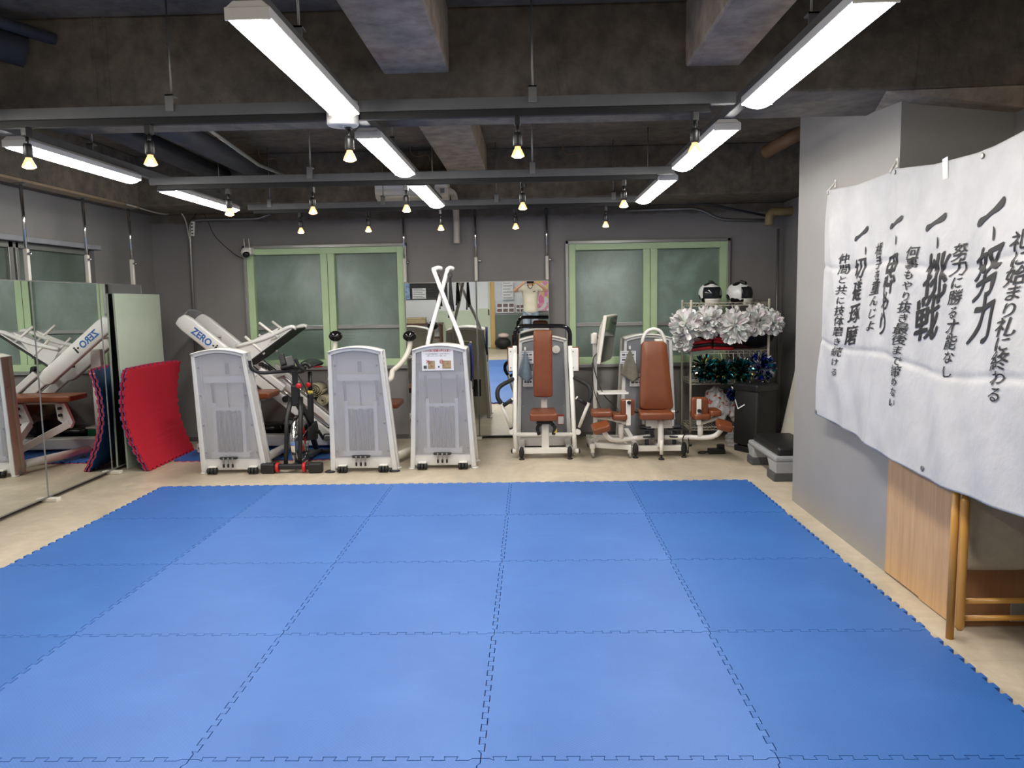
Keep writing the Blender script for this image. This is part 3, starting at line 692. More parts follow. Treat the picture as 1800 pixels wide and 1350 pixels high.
def brush(mb, ch, u, v, wid, hgt, bold, rng):
    if ch == '一': vs = [(-.5, -.05), (-.47, .07), (-.40, .12), (-.2, .12), (.08, .19), (.30, .33), (.40, .40), (.47, .38), (.50, .24), (.44, .12), (.28, .05), (.05, .01), (-.18, -.05), (-.36, -.15), (-.45, -.15)]
    elif ch == '、': vs = [(-.14, .46), (-.04, .42), (.10, .2), (.22, -.15), (.24, -.38), (.14, -.46), (.05, -.36), (-.02, -.1)]
    if ch in '一、': fs = [list(range(len(vs)))]
    else:
        v0, f0 = text_flat(ch, 1.0, 0); vs, fs = [], []              # broad nib: the same outline set down three times
        for sh in (-1, 0, 1): fs += [[i + len(vs) for i in f] for f in f0]; vs += [(a + sh * bold, b + sh * bold * .45) for a, b in v0]
    if not vs: return
    out = []; sd = Vector((rng.uniform(0, 50), rng.uniform(0, 50), 0))
    k1, k2, k3 = rng.uniform(.12, .2), rng.uniform(-.04, .1), rng.uniform(0, 6)
    for a, b in vs:
        if ch not in '一、':
            n1 = noise.noise_vector(Vector((a * 3.2, b * 3.2, 0)) + sd); n2 = noise.noise_vector(Vector((a * 9, b * 9, 3)) + sd)
            a, b = a + .034 * n1.x + .016 * n2.x, b + .034 * n1.y + .016 * n2.y
        b2 = b + k1 * a + .018 * math.sin(9 * a + k3); a2 = a + .14 * b + k2 * b * b + .016 * math.sin(8 * b + k3)
        out.append((u + a2 * wid, v - b2 * hgt))
    bm = bmesh.new(); bv = [bm.verts.new((p[0], p[1], 0)) for p in out]     # finer faces, so that the ink follows the folds
    for f in fs:
        try: bm.faces.new([bv[i] for i in f])
        except ValueError: pass
    bmesh.ops.triangulate(bm, faces=bm.faces[:])
    for _ in range(5):
        long_ = [e for e in bm.edges if e.calc_length() > .010]
        if not long_: break
        bmesh.ops.subdivide_edges(bm, edges=long_, cuts=1); bmesh.ops.triangulate(bm, faces=[f for f in bm.faces if len(f.verts) > 3])
    for w_ in bm.verts: w_.co = ban(w_.co.x, w_.co.y, .006)
    mb.addbm(bm)
from mathutils import noise
rng = random.Random(5)
COLS = (
 ('仲間と共に技体磨き続ける', (1478, 456), (1470, 655), .13, .066, .011), ('切磋琢磨', (1504, 474), (1493, 592), .165, .13, .018),
 ('相手を重んじよ', (1537, 440), (1532, 574), .12, .08, .011), ('思いやり', (1566, 480), (1552, 572), .17, .17, .018),
 ('何事もやり抜き最後まで諦めない', (1603, 445), (1578, 708), .125, .065, .011), ('挑戦', (1643, 492), (1629, 566), .20, .21, .022),
 ('努力に勝る才能なし', (1681, 445), (1670, 655), .11, .076, .011), ('努力', (1729, 486), (1727, 566), .20, .205, .022),
 ('礼に始まり礼に終わる', (1788, 425), (1768, 695), .13, .085, .012))
for s_, p0, p1, wd, hg, bd in COLS:
    mb = MB(); a = uv_of(*p0); b = uv_of(*p1); n = len(s_)
    for i, ch in enumerate(s_):
        t = i / (n - 1); zz = lerp_tab(TOPZ, a[0]) - lerp_tab(BOTZ, a[0]); k = .82 if '\u3040' < ch < '\u30ff' else 1.0
        if ch in '思挑戦努力重': k *= 1.12
        brush(mb, ch, a[0] + (b[0] - a[0]) * t, a[1] + (b[1] - a[1]) * t, wd * k, hg * k / zz, bd, rng)
    T.part('lettering', mb, M['ink'], ft)
for (x1, y1), (x2, y2), s_ in (((1506, 415), (1513, 441), .15), ((1569, 396), (1575, 422), .15), ((1640, 396), (1647, 427), .165), ((1734, 380), (1741, 411), .19)):
    mb = MB(); u, v = uv_of(x1, y1); brush(mb, '一', u, v, s_, s_ * .5, .02, rng); u, v = uv_of(x2, y2); brush(mb, '、', u, v, s_ * .34, s_ * .26, .02, rng)
    T.part('lettering', mb, M['ink'], ft)
for u, v in ((.02, .012), (.94, .012), (1.74, .016), (-.0, .985), (1.52, .975), (2.6, .015)):
    p = ban(max(0, u) + .012, v, .002); T.part('eyelet', MB().lathe([(.006, 0), (.012, .001), (.014, .004), (.012, .006), (.006, .004)], p, (-1, 0, 0)), M['steel'], ft)
p = ban(1.45, .03, .003); T.part('tape', MB().box(p + Vector((0, 0, .01)), (.002, .045, .10), (R(-6), 0, 0)), plain('clear_tape', S(196, 196, 192), .2))
for u, lb in ((.035, 'clear hook holding the top left corner of the banner'), (.885, 'clear hook holding the banner at the pillar edge')):
    p = ban(u, 0); q = Vector((PX, p.y, p.z + .03))
    q.y = max(q.y, PY0 + .015)
    single('wall_hook', lb, 'hook', MB().tube(fillet([q + Vector((-.003, 0, .02)), q + Vector((-.018, 0, .0)), (p.x - .012, p.y, p.z - .012)], .01), .006, 8).box(q + Vector((-.003, 0, .01)), (.006, .024, .05), None, .002), M['white_metal'], q)

# ------------------------------------------------------------------ wooden cupboard and folded chair under the banner
def wood(name, a, b, scl=1.0, rough=.45):
    t = NT(name); v = t.coord((9 * scl, 9 * scl, .55 * scl)); f = t.noise(v, 3, 6, .6, .5); g = t.noise(t.coord((60, 60, 2)), 4, 4, .6)
    col = t.mix(.35, t.ramp(f, [(.3, a), (.7, b)]), t.ramp(g, [(.35, a), (.65, b)]), 'MIX')
    t.bsdf(col, rough, 0, t.bump(g, .08, .002)); return t.m
M['beech'] = wood('beech_veneer', S(178, 138, 96), S(206, 168, 124))
M['beech_dark'] = wood('brown_veneer', S(140, 98, 64), S(160, 116, 78))
T = Thing('cupboard', 'low light wood cupboard with two doors under the white banner', 'cupboard', (2.2, 3.9, 0))
T.part('carcass', MB().bb((1.995, 3.555, .03), (2.55, 4.285, 1.3), .002).bb((2.01, 3.57, 0), (2.55, 4.27, .03)), M['beech_dark'])
T.part('door', MB().bb((1.972, 3.905, .012), (1.993, 4.29, 1.3), .0015), M['beech'])
T.part('door', MB().bb((1.968, 3.55, .006), (1.991, 3.900, 1.3), .0015), M['beech'])
T.part('hinge_plate', MB().bb((2.22, 3.545, .03), (2.32, 3.556, .12), .002), M['alu'])
M['cane'] = plain('honey_lacquered_wood', S(190, 138, 66), .3, 0, .08, 4)
T = Thing('folding_chair', 'folded round-pole wooden chair with beige fabric back, under the banner', 'chair', (2.05, 3.44, 0))
for x, q in ((1.885, 0), (2.42, 1)):
    T.part('leg', MB().tube([(x, 3.44, 0), (x, 3.44, .88)], .017, 16), M['cane'])
    T.part('arm_post', MB().tube([(x + .024, 3.405, .055), (x + .024, 3.405, .075), (x + .024, 3.405, .65), (x + .024, 3.405, .672)], [.012, .0185, .0185, .008], 16), M['cane'])
    T.part('rear_leg', MB().tube([(x + .07, 3.475, .24), (x + .045, 3.475, .82)], .0125, 12), M['cane'])
for z in (.105, .185): T.part('stretcher', MB().cyl((1.91, 3.415, z), (2.43, 3.415, z), .0125), M['cane'])
T.part('top_rail', MB().bar((1.90, 3.46, .765), (2.42, 3.46, .765), .02, .03), M['cane'])
def cush(a, b):
    return Vector((1.952 + .44 * a, 3.492 + .012 * math.sin(math.pi * a) * math.sin(math.pi * b) * -1 + .02 * (b - .5), .315 + .45 * b))
T.part('fabric_back', MB().grid(cush, 14, 14, .028), plain('beige_fabric', S(176, 164, 140), .85, 0, .06, 30, .25, 220))
# ------------------------------------------------------------------ weight machines
def frosted(name, c, fac):
    t = NT(name); b = t.n('ShaderNodeBsdfPrincipled'); f = t.noise(t.coord((1, 1, .6)), 3.2, 3)
    t.l(t.ramp(f, [(.3, tuple(x * .93 for x in c[:3]) + (1,)), (.7, c)]), b.inputs['Base Color']); b.inputs['Roughness'].default_value = .28
    tr = t.n('ShaderNodeBsdfTransparent'); tr.inputs[0].default_value = (.93, .94, .97, 1)
    mx = t.n('ShaderNodeMixShader'); mx.inputs[0].default_value = fac; t.l(tr.outputs[0], mx.inputs[1]); t.l(b.outputs[0], mx.inputs[2]); t.l(mx.outputs[0], t.out.inputs[0]); return t.m
M['frost'] = frosted('frosted_grey_plastic', S(222, 221, 224), .27)
M['frost_grey'] = frosted('smoky_frosted_plastic', S(150, 152, 156), .66)
M['weight'] = plain('grey_weight_rods', S(76, 78, 82), .5)
M['silver_paint'] = plain('silver_grey_paint', S(214, 213, 210), .35, .05, .03)
M['blue_ink'] = plain('blue_lettering', S(40, 92, 160), .5)
M['red_ink'] = plain('red_ink', S(170, 44, 44), .6)
def cabinet(T, cx, y0, wt=.487, wb=.62, h=1.17, lean=.075, skew=0.0, depth=.36, facing=-1, levers=True, frost='frost', rear_black=True, casters=True):
    # facing -1: the see-through cover faces the viewer and leans towards him
    rise = .042; hh = h - rise
    Y = Vector((0, -lean / h, 1)).normalized(); X = Vector((1, 0, 0)); o = Vector((cx, y0, 0))
    def hw(w): return wb / 2 + (wt - wb) / 2 * w / h
    def cs(w): return skew * (w / h - .5)
    def arch(w0, inset=0.0, n=12):             # points of the curved top, left to right
        H = hw(w0) - inset; return [(cs(w0) - H + 2 * H * k / n, w0 + rise * (1 - (2 * k / n - 1) ** 2)) for k in range(n + 1)]
    pw = .034
    front = o; back = o + Vector((0, depth, 0))
    for nm, oo, dp in (('front_frame', front + Vector((0, .03, 0)), .06), ('rear_frame', back - Vector((0, .025, 0)), .05)):
        mb = MB()
        for s in (-1, 1):
            mb.prism([(cs(.012) + s * hw(0), .012), (cs(hh) + s * hw(hh), hh), (cs(hh) + s * (hw(hh) - pw), hh), (cs(.012) + s * (hw(0) - pw - .012), .012)][::s], oo, X, Y, dp, .008)
        a = arch(hh - .004); b = arch(hh - .036, pw * .5)
        mb.prism(b + a[::-1], oo, X, Y, dp, .006)
        T.part(nm, mb, M['silver_paint'])
    # top cover and side skins
    a = arch(hh + .0); n = len(a) - 1
    def top(u, v):
        k = u * n; i = min(n - 1, int(k)); t = k - i; p = (a[i][0] + (a[i + 1][0] - a[i][0]) * t, a[i][1] + (a[i + 1][1] - a[i][1]) * t)
        return o + X * p[0] + Y * (p[1] + .002) + Vector((0, -.012 + (depth + .02) * v, 0))
    T.part('top_cover', MB().grid(top, 24, 2, .012), M['white_metal'])
    sk = MB(); dd = min(depth - .03, depth - .02)
    for s in (-1, 1):
        q = [o + X * (cs(w) + s * (hw(w) - .014)) + Y * w + Vector((0, d, 0)) for w, d in ((.05, .05), (.05, depth - .03), (hh - .01, depth - .03), (hh - .01, .05))]
        sk.add(q + [p - X * s * .006 for p in q], [[0, 1, 2, 3], [7, 6, 5, 4], [0, 4, 5, 1], [1, 5, 6, 2], [2, 6, 7, 3], [3, 7, 4, 0]])
    T.part('side_skin', sk, M['cream_metal'])
    q = [(cs(.05) - hw(.05) + .02, .05), (cs(.05) + hw(.05) - .02, .05), (cs(hh) + hw(hh) - .02, hh), (cs(hh) - hw(hh) + .02, hh)]
    T.part('rear_cover', MB().prism(q, back - Vector((0, .02, 0)), X, Y, .008), M['cream_metal'])
    if rear_black: T.part('rear_vent', MB().prism([(-.05 + wb * .22, .28), (.05 + wb * .22, .28), (.05 + wb * .22, .5), (-.05 + wb * .22, .5)], back - Vector((0, .013, 0)), X, Y, .006), M['black'])
    # see-through cover with screws
    ins = pw + .004; b = [(p[0], p[1]) for p in arch(hh - .036, ins)]
    cov = [(cs(.13) - hw(.13) + ins, .13), (cs(.13) + hw(.13) - ins, .13)] + b[::-1]
    cv = T.part('cover', MB().prism(cov, front + Vector((0, .014, 0)), X, Y, .006), M[frost], fix=True)
    sc_ = MB()
    for w in (.20, .46, .74, 1.0):
        for s in (-1, 1):
            p = o + X * (cs(w) + s * (hw(w) - ins - .022)) + Y * w; sc_.cyl(p + Vector((0, .006, 0)), p + Vector((0, .0135, 0)), .0075, None, 10)
    T.part('screws', sc_, M['alu'], cv)
    T.part('kick_plate', MB().prism([(cs(.05) - hw(.04) + pw, .035), (cs(.05) + hw(.04) - pw, .035), (cs(.13) + hw(.13) - pw, .135), (cs(.13) - hw(.13) + pw, .135)], front + Vector((0, .02, 0)), X, Y, .012, .002), M['silver_paint'])
    # weights and cables behind the cover
    inn = MB(); inn.box(o + Y * .88 + Vector((0, min(.13, depth * .6), 0)), (wt * .86, .03, .06))
    for s in (-1, 1): inn.box(o + X * s * .135 + Y * .40 + Vector((0, .09, 0)), (.03, .05, .52))
    inn.box(o + Y * .17 + Vector((0, .09, 0)), (.36, .09, .045)); inn.box(o + Y * .60 + Vector((0, .10, 0)), (.27, .05, .03))
    T.part('stack_frame', inn, M['silver_paint'])
    ws = MB()
    for k in range(5):
        x = (k - 2) * .046; ws.cyl(o + X * x + Y * .2 + Vector((0, .07, 0)), o + X * x + Y * (.59 - .02 * (k % 2)) + Vector((0, .07, 0)), .018, None, 10)
    T.part('weight_rods', ws, M['weight'])
    cb = MB(); cb.cyl(o + Y * .6 + Vector((0, .1, 0)), o + Y * .9 + Vector((0, .1, 0)), .006, None, 6)
    for s in (-1, 1): cb.cyl(o + X * s * .15 + Y * .62 + Vector((0, .13, 0)), o + X * s * .15 + Y * .88 + Vector((0, .11, 0)), .012, None, 8)
    cb.box(o + Y * .98 + Vector((0, .12, 0)), (.03, .02, .1))
    T.part('pull_cables', cb, M['weight'])
    if levers:
        T.part('lever_bar', MB().box(o + Y * .152 + Vector((0, -.012, 0)), (.17, .03, .024), None, .01), M['black'])
        for k in (-1, 0, 1):
            p = o + X * k * .042 + Y * .15 + Vector((0, -.026, 0))
            lv = T.part('lever', MB().box(p + Vector((0, -.004, -.022)), (.014, .014, .06), None, .003), M['alu'])
            T.part('grip', MB().box(p + Vector((0, -.006, -.066)), (.018, .018, .036), None, .005), M['black'], lv)
    if casters:
        for s in (-1, 1):
            p = o + X * (cs(0) + s * (wb / 2 - .12)) + Vector((0, -.03, .034))
            w = MB()
            for k in (-1, 0, 1): w.lathe([(.004, -.013), (.026, -.013), (.031, -.008), (.031, .008), (.026, .013), (.004, .013)], p + X * k * .031, (1, 0, 0), 18)
            cs_ = T.part('caster', w, M['rubber'])
            T.part('bracket', MB().box(p + Vector((0, .012, .034)), (.075, .05, .012), None, .003), M['white_metal'], cs_)
    ft = MB()
    for s in (-1, 1):
        for d in (.03, depth - .025):
            ft.lathe([(.002, 0), (.036, 0), (.038, .006), (.03, .014), (.002, .014)], o + X * (cs(0) + s * (hw(0) - .018)) + Vector((0, d, 0)), None, 16)
    T.part('feet', ft, M['silver_paint'] if levers else M['black'])
    return o, X, Y, hw
def pad(T, name, pts, thick, nrm, r=.02, parent=None, mat='leather', cr=.03):
    # an upholstered cushion: outline (four corners) rounded, puffed along nrm
    pts = [Vector(p) for p in pts]; c = sum(pts, Vector()) / len(pts); nrm = Vector(nrm).normalized()
    X = (pts[1] - pts[0]).normalized(); X = (X - nrm * X.dot(nrm)).normalized(); Yv = nrm.cross(X)
    loc = [Vector(((p - c).dot(X), (p - c).dot(Yv), 0)) for p in pts]
    n = len(loc); out = []
    for i in range(n):
        a, b, d = loc[i - 1], loc[i], loc[(i + 1) % n]
        e = min(cr, (a - b).length * .45, (d - b).length * .45); p = b + (a - b).normalized() * e; q = b + (d - b).normalized() * e
        for k in range(6): t = k / 5; out.append(p * (1 - t) ** 2 + b * 2 * t * (1 - t) + q * t * t)
    mb = MB(); rings = []; cc = Vector((0, 0, 0))
    h = thick / 2; prof = [(-h, r * .9), (-h, r * .5), (-h + r * .3, r * .12), (-h + r * .9, 0), (h - r * .9, 0), (h - r * .3, r * .12), (h, r * .55)]
    vs = []
    for z, ins in prof:
        for p in out:
            L = p.length; vs.append(c + (X * p.x + Yv * p.y) * ((L - ins * 1.2) / L) + nrm * z)
    m_ = len(out); fs = []
    for i in range(len(prof) - 1):
        for k in range(m_): fs.append([i * m_ + k, i * m_ + (k + 1) % m_, (i + 1) * m_ + (k + 1) % m_, (i + 1) * m_ + k])
    crown = c + nrm * (h + .004); mid = [c + (p - c) * .55 + nrm * .0 + nrm * .003 for p in vs[-m_:]]
    base = len(vs); vs += mid; vs.append(crown)
    for k in range(m_):
        fs.append([base - m_ + k, base - m_ + (k + 1) % m_, base + (k + 1) % m_, base + k]); fs.append([base + k, base + (k + 1) % m_, base + m_])
    fs.append(list(range(m_))[::-1]); mb.add(vs, fs, True)
    return T.part(name, mb, M[mat], parent)
def side_writing(T, o, X, Y, hw, s, w0=.78, size=.075):
    mb = MB(); n = 'ZERO·i'
    for i, ch in enumerate(n):
        w = w0 + .33 - i * .052
        p = o + X * (s * (hw(w) + .0015)) + Y * w + Vector((0, .032, 0))
        text_on(mb, ch, p, (0, 0, -1), (0, s, 0), size * .62)
    T.part('lettering', mb, M['blue_ink'])

# --- first machine: bench behind a see-through cabinet
T = Thing('exercise_machine', 'white cabinet machine with tan bench behind, nearest the red mats', 'exercise machine', (-2.83, 7.08, 0), 'weight machines along the far wall')
o, X, Y, hw = cabinet(T, -2.82, 7.05, skew=-.07, depth=.17, rear_black=False)
for s in (-1, 1): side_writing(T, o - X * .02, X, Y, hw, s)
pad(T, 'bench_pad', [(-3.36, 7.58, .66), (-2.60, 7.58, .66), (-2.60, 7.93, .66), (-3.36, 7.93, .66)], .06, (0, 0, 1), .018)
mb = MB(); mb.bar((-3.2, 7.75, .615), (-2.7, 7.75, .615), .07, .04)
for x in (-3.2, -2.78): mb.prism([(-.05, 0), (.05, 0), (.03, -.17), (-.09, -.26), (-.12, -.2)], (x, 7.7, .61), (1, 0, 0), (0, 0, 1), .05, .005)
mb.bar((-3.28, 7.7, .40), (-2.86, 7.55, .17), .07, .07).bar((-2.86, 7.7, .40), (-2.80, 7.42, .15), .07, .07)
T.part('bench_bracket', mb, M['silver_paint'])
kb = MB()
for x in (-3.2, -2.78):
    for dz in (-.04, -.11): kb.cyl((x - .01, 7.672, .6 + dz), (x - .01, 7.64, .6 + dz), .016)
T.part('bolts', kb, M['black'])
for a, b in (((-2.60, 7.21, .085), (-2.56, 7.90, .085)), ((-3.08, 7.21, .085), (-3.32, 7.93, .085))):
    f = T.part('base_tube', MB().tube([a, b], .042, 18), M['silver_paint'])
    T.part('leveling_foot', MB().cyl((b[0], b[1] - .12, .023), (b[0], b[1] - .12, .05), .009, None, 10).lathe([(.003, 0), (.025, 0), (.02, .012), (.003, .014)], (b[0], b[1] - .12, .0228), None, 14), M['black'], f)

# --- second machine: two black grip pads on curved arms
T = Thing('exercise_machine', 'white cabinet machine with two round black grip pads, right of the bike', 'exercise machine', (-1.58, 7.07, 0), 'weight machines along the far wall')
o, X, Y, hw = cabinet(T, -1.585, 7.05, skew=-.03, depth=.18, rear_black=False)
side_writing(T, o - X * .008, X, Y, hw, 1)
for s in (-1, 1): T.part('foot_ring', MB().lathe([(.03, 0), (.048, 0), (.05, .008), (.03, .016)], (o.x + s * .30, 7.06, .001), None, 20), M['black'])
pl = at(590, 592, 7.75); pr_ = at(720, 592, 7.75)
def gripball(p):
    T.part('grip_pad', MB().lathe([(.0, .062), (.03, .058), (.055, .04), (.068, .012), (.066, -.012), (.045, -.034), (.02, -.046), (.0, -.048)], p, (.0, -.1, 1), 24), M['gloss_black'])
gripball(pl); gripball(pr_)
T.part('arm', MB().tube(smooth_path([at(690, 652, 7.6), at(704, 640, 7.65), at(716, 622, 7.72), pr_ + Vector((0, 0, -.08)), pr_ + Vector((0, 0, -.03))]), .026, 14), M['cream_metal'])
T.part('arm', MB().tube(smooth_path([(pl.x - .04, 7.6, .8), (pl.x - .03, 7.7, 1.0), pl + Vector((-.015, 0, -.12)), pl + Vector((0, 0, -.03))]), .022, 14), M['cream_metal'])
T.part('arm_yoke', MB().tube(smooth_path([(pl.x - .04, 7.6, .8), (-1.7, 7.55, .78), (-1.4, 7.5, .8), at(690, 652, 7.6)]), .026, 14), M['cream_metal'])
T.part('pivot_post', MB().bb((-1.63, 7.44, .0), (-1.53, 7.52, .82), .006), M['silver_paint'])
pad(T, 'seat_pad', [(-1.78, 7.9, .5), (-1.38, 7.9, .5), (-1.38, 8.3, .5), (-1.78, 8.3, .5)], .06, (0, 0, 1))
T.part('seat_post', MB().bb((-1.62, 8.05, .05), (-1.54, 8.13, .47), .006).bb((-1.62, 7.5, .03), (-1.54, 8.2, .09), .006), M['silver_paint'])
T.part('floor_tube', MB().tube([(-1.33, 7.42, .07), (-1.20, 7.75, .07)], .04, 16), M['cream_metal'])

# --- third machine: two crossed white bars above, notice on its cover
T = Thing('exercise_machine', 'white cabinet machine with crossed white bars and a printed notice', 'exercise machine', (-.84, 7.16, 0), 'weight machines along the far wall')
o, X, Y, hw = cabinet(T, -.842, 7.14)
T.part('door_seam', MB().bb((o.x + .255, 7.30, .1), (o.x + .262, 7.31, 1.05)), M['alu'])
for a, b, tip in (((752, 604), (785, 480), 1), ((812, 604), (764, 480), -1)):
    p = at(*a, 7.42 if tip > 0 else 7.36); q = at(*b, 7.62 if tip > 0 else 7.56)
    bt = T.part('pull_bar', MB().tube(smooth_path([p + Vector((0, 0, -.2)), p, p.lerp(q, .5), q, q + Vector((.012 if tip > 0 else -.006, .012, .034)), q + Vector((.035, .03, .050)), q + Vector((.065, .05, .04))], 6), [.021] * 31 + [.021] * 4 + [.019, .017], 14), M['silver_paint'])
rear = MB().bb((-.93, 7.5, .05), (-.75, 7.53, 1.0), .006); T.part('rear_mast', rear, M['cream_metal'])
# notice on the cover
g = o + Vector((0, .008, 0))
def cov(px, py): d = _ray(px, py); n = Y.cross(X); k = (o + Vector((0, .0085, 0)) - CAM_LOC).dot(n) / d.dot(n); return CAM_LOC + d * k
c0, c1, c2, c3 = cov(741, 612), cov(797, 613), cov(797, 651), cov(742, 651)
nx = (c1 - c0).normalized(); nz = Vector(Y); nn = Vector((0, -1, lean if False else 0)); W = (c1 - c0).length; H = (c0 - c3).length; nc = (c0 + c1 + c2 + c3) / 4
nt = T.part('notice', MB().box(nc, (W, .002, H), Matrix((X, X.cross(Y) * -1, Y)).transposed()), M['white_paper'])
def on(u, v): return nc + X * (u * W) + Y * (v * H) + Vector((0, -.0022, 0))
T.part('headline', text_on(MB(), 'バネの強さ調節の際のお願い', on(0, .39), X, Y, .026, W * .88, .0005), M['red_ink'], nt)
T.part('small_print', text_on(text_on(MB(), 'バネの強さ調節の際は、必ず手で押さえて', on(0, .25), X, Y, .013, W * .78), 'お願いします。よろしくお願いします。', on(-.02, .16), X, Y, .013, W * .62), M['ink'], nt)
pc = plain('printed_photo', S(150, 128, 96), .5, 0, .5, 30)
T.part('photo', MB().box(on(-.20, -.24), (W * .22, .002, H * .36), Matrix((X, X.cross(Y) * -1, Y)).transposed()), pc, nt)
T.part('photo', MB().box(on(.28, -.24), (W * .28, .002, H * .36), Matrix((X, X.cross(Y) * -1, Y)).transposed()), pc, nt)
T.part('cross_mark', MB().bar(on(-.36, -.02), on(-.27, -.16), .002, .005, 0).bar(on(-.27, -.02), on(-.36, -.16), .002, .005, 0), M['red_ink'], nt)
T.part('ring_mark', MB().tube([on(.12 + .055 * math.cos(a * .393), -.1 + .085 * math.sin(a * .393)) for a in range(16)], .0025, 6, True).tube([on(.12 + .025 * math.cos(a * .785), -.1 + .04 * math.sin(a * .785)) for a in range(8)], .0025, 6, True), M['red_ink'], nt)
T.part('small_photo', MB().box(on(-.40, -.34), (W * .1, .002, H * .14), Matrix((X, X.cross(Y) * -1, Y)).transposed()).box(on(.03, -.33), (W * .05, .002, H * .07), Matrix((X, X.cross(Y) * -1, Y)).transposed()), M['weight'], nt)
# straps hung on the crossed bars, cloth hung on the machine's side
for (px, py, ln, ww, Yd), lb in (((791, 486, .40, .018, 7.60), 'black strap hanging from the right tip of the crossed bars'), ((770, 490, .32, .02, 7.66), 'black strap hanging between the crossed white bars')):
    p = at(px, py, Yd); mb = MB()
    for k, dx in enumerate((-.02, 0.006, .026)):
        mb.grid(lambda u, v, dx=dx, k=k: p + Vector((dx * v + (u - .5) * ww, .004 * k + .006 * math.sin(6 * v + k), -ln * v * (1 - .08 * k))), 1, 10, .002)
    mb.tube([p + Vector((.02 * math.cos(a * .52), 0, .012 + .026 * math.sin(a * .52))) for a in range(12)], .004, 6, True)
    single('pull_strap', lb, 'strap', mb, M['rubber'], p, 'black pull straps')
def towel(label, hook, wid, ln, mat, tilt=0.0, cat='towel'):
    h = Vector(hook)
    def f(u, v):
        s = v ** .8 * wid; x = (u - .5) * s + tilt * v
        low = ln * (1 - .18 * abs(2 * u - 1.3)); return h + Vector((x, -.012 - .012 * math.sin(u * 9 + v * 2) * v, -low * v))
    return single('hanging_towel', label, cat, MB().grid(f, 16, 14, .003), mat, h)
hk = at(823, 604, 7.40); hk.x = o.x + hw(.95) + .006
mb = MB(); 
def bl(u, v):
    s = min(1, v * 1.6) * (1 if v < .7 else 1 - (v - .7) * 2.2); return hk + Vector((.012 + .012 * math.sin(7 * u + 3 * v), -.09 + u * .20 * s + .04 * v, -.36 * v + .05 * u * v))
T.part('towel_hook', MB().cyl(hk + Vector((-.008, .0, .01)), hk + Vector((.014, 0, .01)), .005), M['chrome'])
single('hanging_towel', 'dark blue cloth hung on the side of the machine with crossed bars', 'towel', MB().grid(bl, 12, 14, .004), plain('navy_cloth', S(34, 48, 100), .8, 0, .1), hk)
p = at(829, 670, 7.5)
single('cloth_loop', 'dark cord loop below the blue cloth on the machine side', 'cord', MB().tube(smooth_path([(hk.x + .012, 7.36, .93), (hk.x + .02, 7.37, .84), (hk.x + .022, 7.40, .76), (hk.x + .012, 7.42, .72)]), .005, 8), M['rubber'], (hk.x, 7.4, .9))

# --- sled machine with inclined rails, behind the first cabinet
T = Thing('sled_machine', 'white machine with two steep inclined rails behind the first cabinet', 'exercise machine', (-2.75, 8.2, .022), 'weight machines along the far wall')
A = Vector((-3.56, 0, 1.375)); B = Vector((-2.10, 0, .16)); d = (B - A).normalized(); pp = Vector((-d.z, 0, d.x)) * -1   # pp: perpendicular, upward right
if pp.z < 0: pp = -pp
for yy, nm in ((7.99, 'front'), (8.42, 'rear')):
    a = A + Vector((0, yy, 0)); b = B + Vector((0, yy, 0))
    T.part('rail', MB().bar(a + d * .25, b, .055, .10, .012, pp), M['silver_paint'])
    T.part('guide_rod', MB().cyl(a + d * .55 + pp * .075, b - d * .1 + pp * .075, .014), M['chrome'])
    q = [(-.09, -.07), (.0, -.085), (.84, -.085), (.90, -.05), (.90, .05), (.80, .075), (.02, .085), (-.07, .07), (-.10, .0)]
    sh = T.part('rail_shroud', MB().prism(q, a, d, Vector((-d.z, 0, d.x)), .075, .016), M['silver_paint'])
    if nm == 'front':
        t_ = MB(); text_on(t_, 'ZERO', a + d * .21 + Vector((0, -.0395, 0)), d, Vector((-d.z, 0, d.x)), .10, .24, .003); T.part('lettering', t_, M['blue_ink'], sh)
        t_ = MB(); text_on(t_, '·i', a + d * .375 + Vector((0, -.0395, 0)), d, Vector((-d.z, 0, d.x)), .11, .055, .003); T.part('lettering', t_, M['ink'], sh)
up_ = Vector((-d.z, 0, d.x))
T.part('end_hood', MB().grid(lambda u, v: A + Vector((0, 7.99 + .43 * u, 0)) + d * (-.10 + .02 * v - .05 * math.sin(math.pi * u)) + up_ * (-.08 + .17 * v), 14, 6, .012), M['frost_grey'])
T.part('cross_tie', MB().box(A + d * .22 + Vector((0, 8.205, 0)), (.06, .38, .03), None, .004).box(B - d * .05 + Vector((0, 8.205, 0)), (.1, .4, .06), None, .006), M['silver_paint'])
T.part('mast', MB().bb((-3.40, 8.15, .12), (-3.29, 8.26, 1.12), .012), M['silver_paint'])
T.part('base_beam', MB().bb((-3.55, 8.14, .05), (-1.98, 8.27, .17), .012), M['silver_paint'])
for x in (-3.45, -2.04): 
    f = T.part('cross_foot', MB().bb((x - .06, 7.92, .03), (x + .06, 8.48, .13), .012), M['silver_paint'])
    T.part('bolts', MB().cyl((x - .03, 7.925, .08), (x - .03, 7.912, .08), .011).cyl((x + .03, 7.925, .08), (x + .03, 7.912, .08), .011), M['black'], f)
    T.part('rubber_foot', MB().cyl((x, 7.99, .0225), (x, 7.99, .035), .03).cyl((x, 8.42, .0225), (x, 8.42, .035), .03), M['rubber'], f)
cA = at(440, 642, 8.2); cB = at(527, 577, 8.2); cm = (cA + cB) / 2; e = (cB - cA).normalized(); L = (cB - cA).length
n_ = Vector((e.z, 0, -e.x))
T.part('foot_plate', MB().box(cm, (L, .46, .016), Matrix((e, Vector((0, 1, 0)), e.cross(Vector((0, 1, 0))))).transposed(), .004), M['rubber'], label='black foot plate')
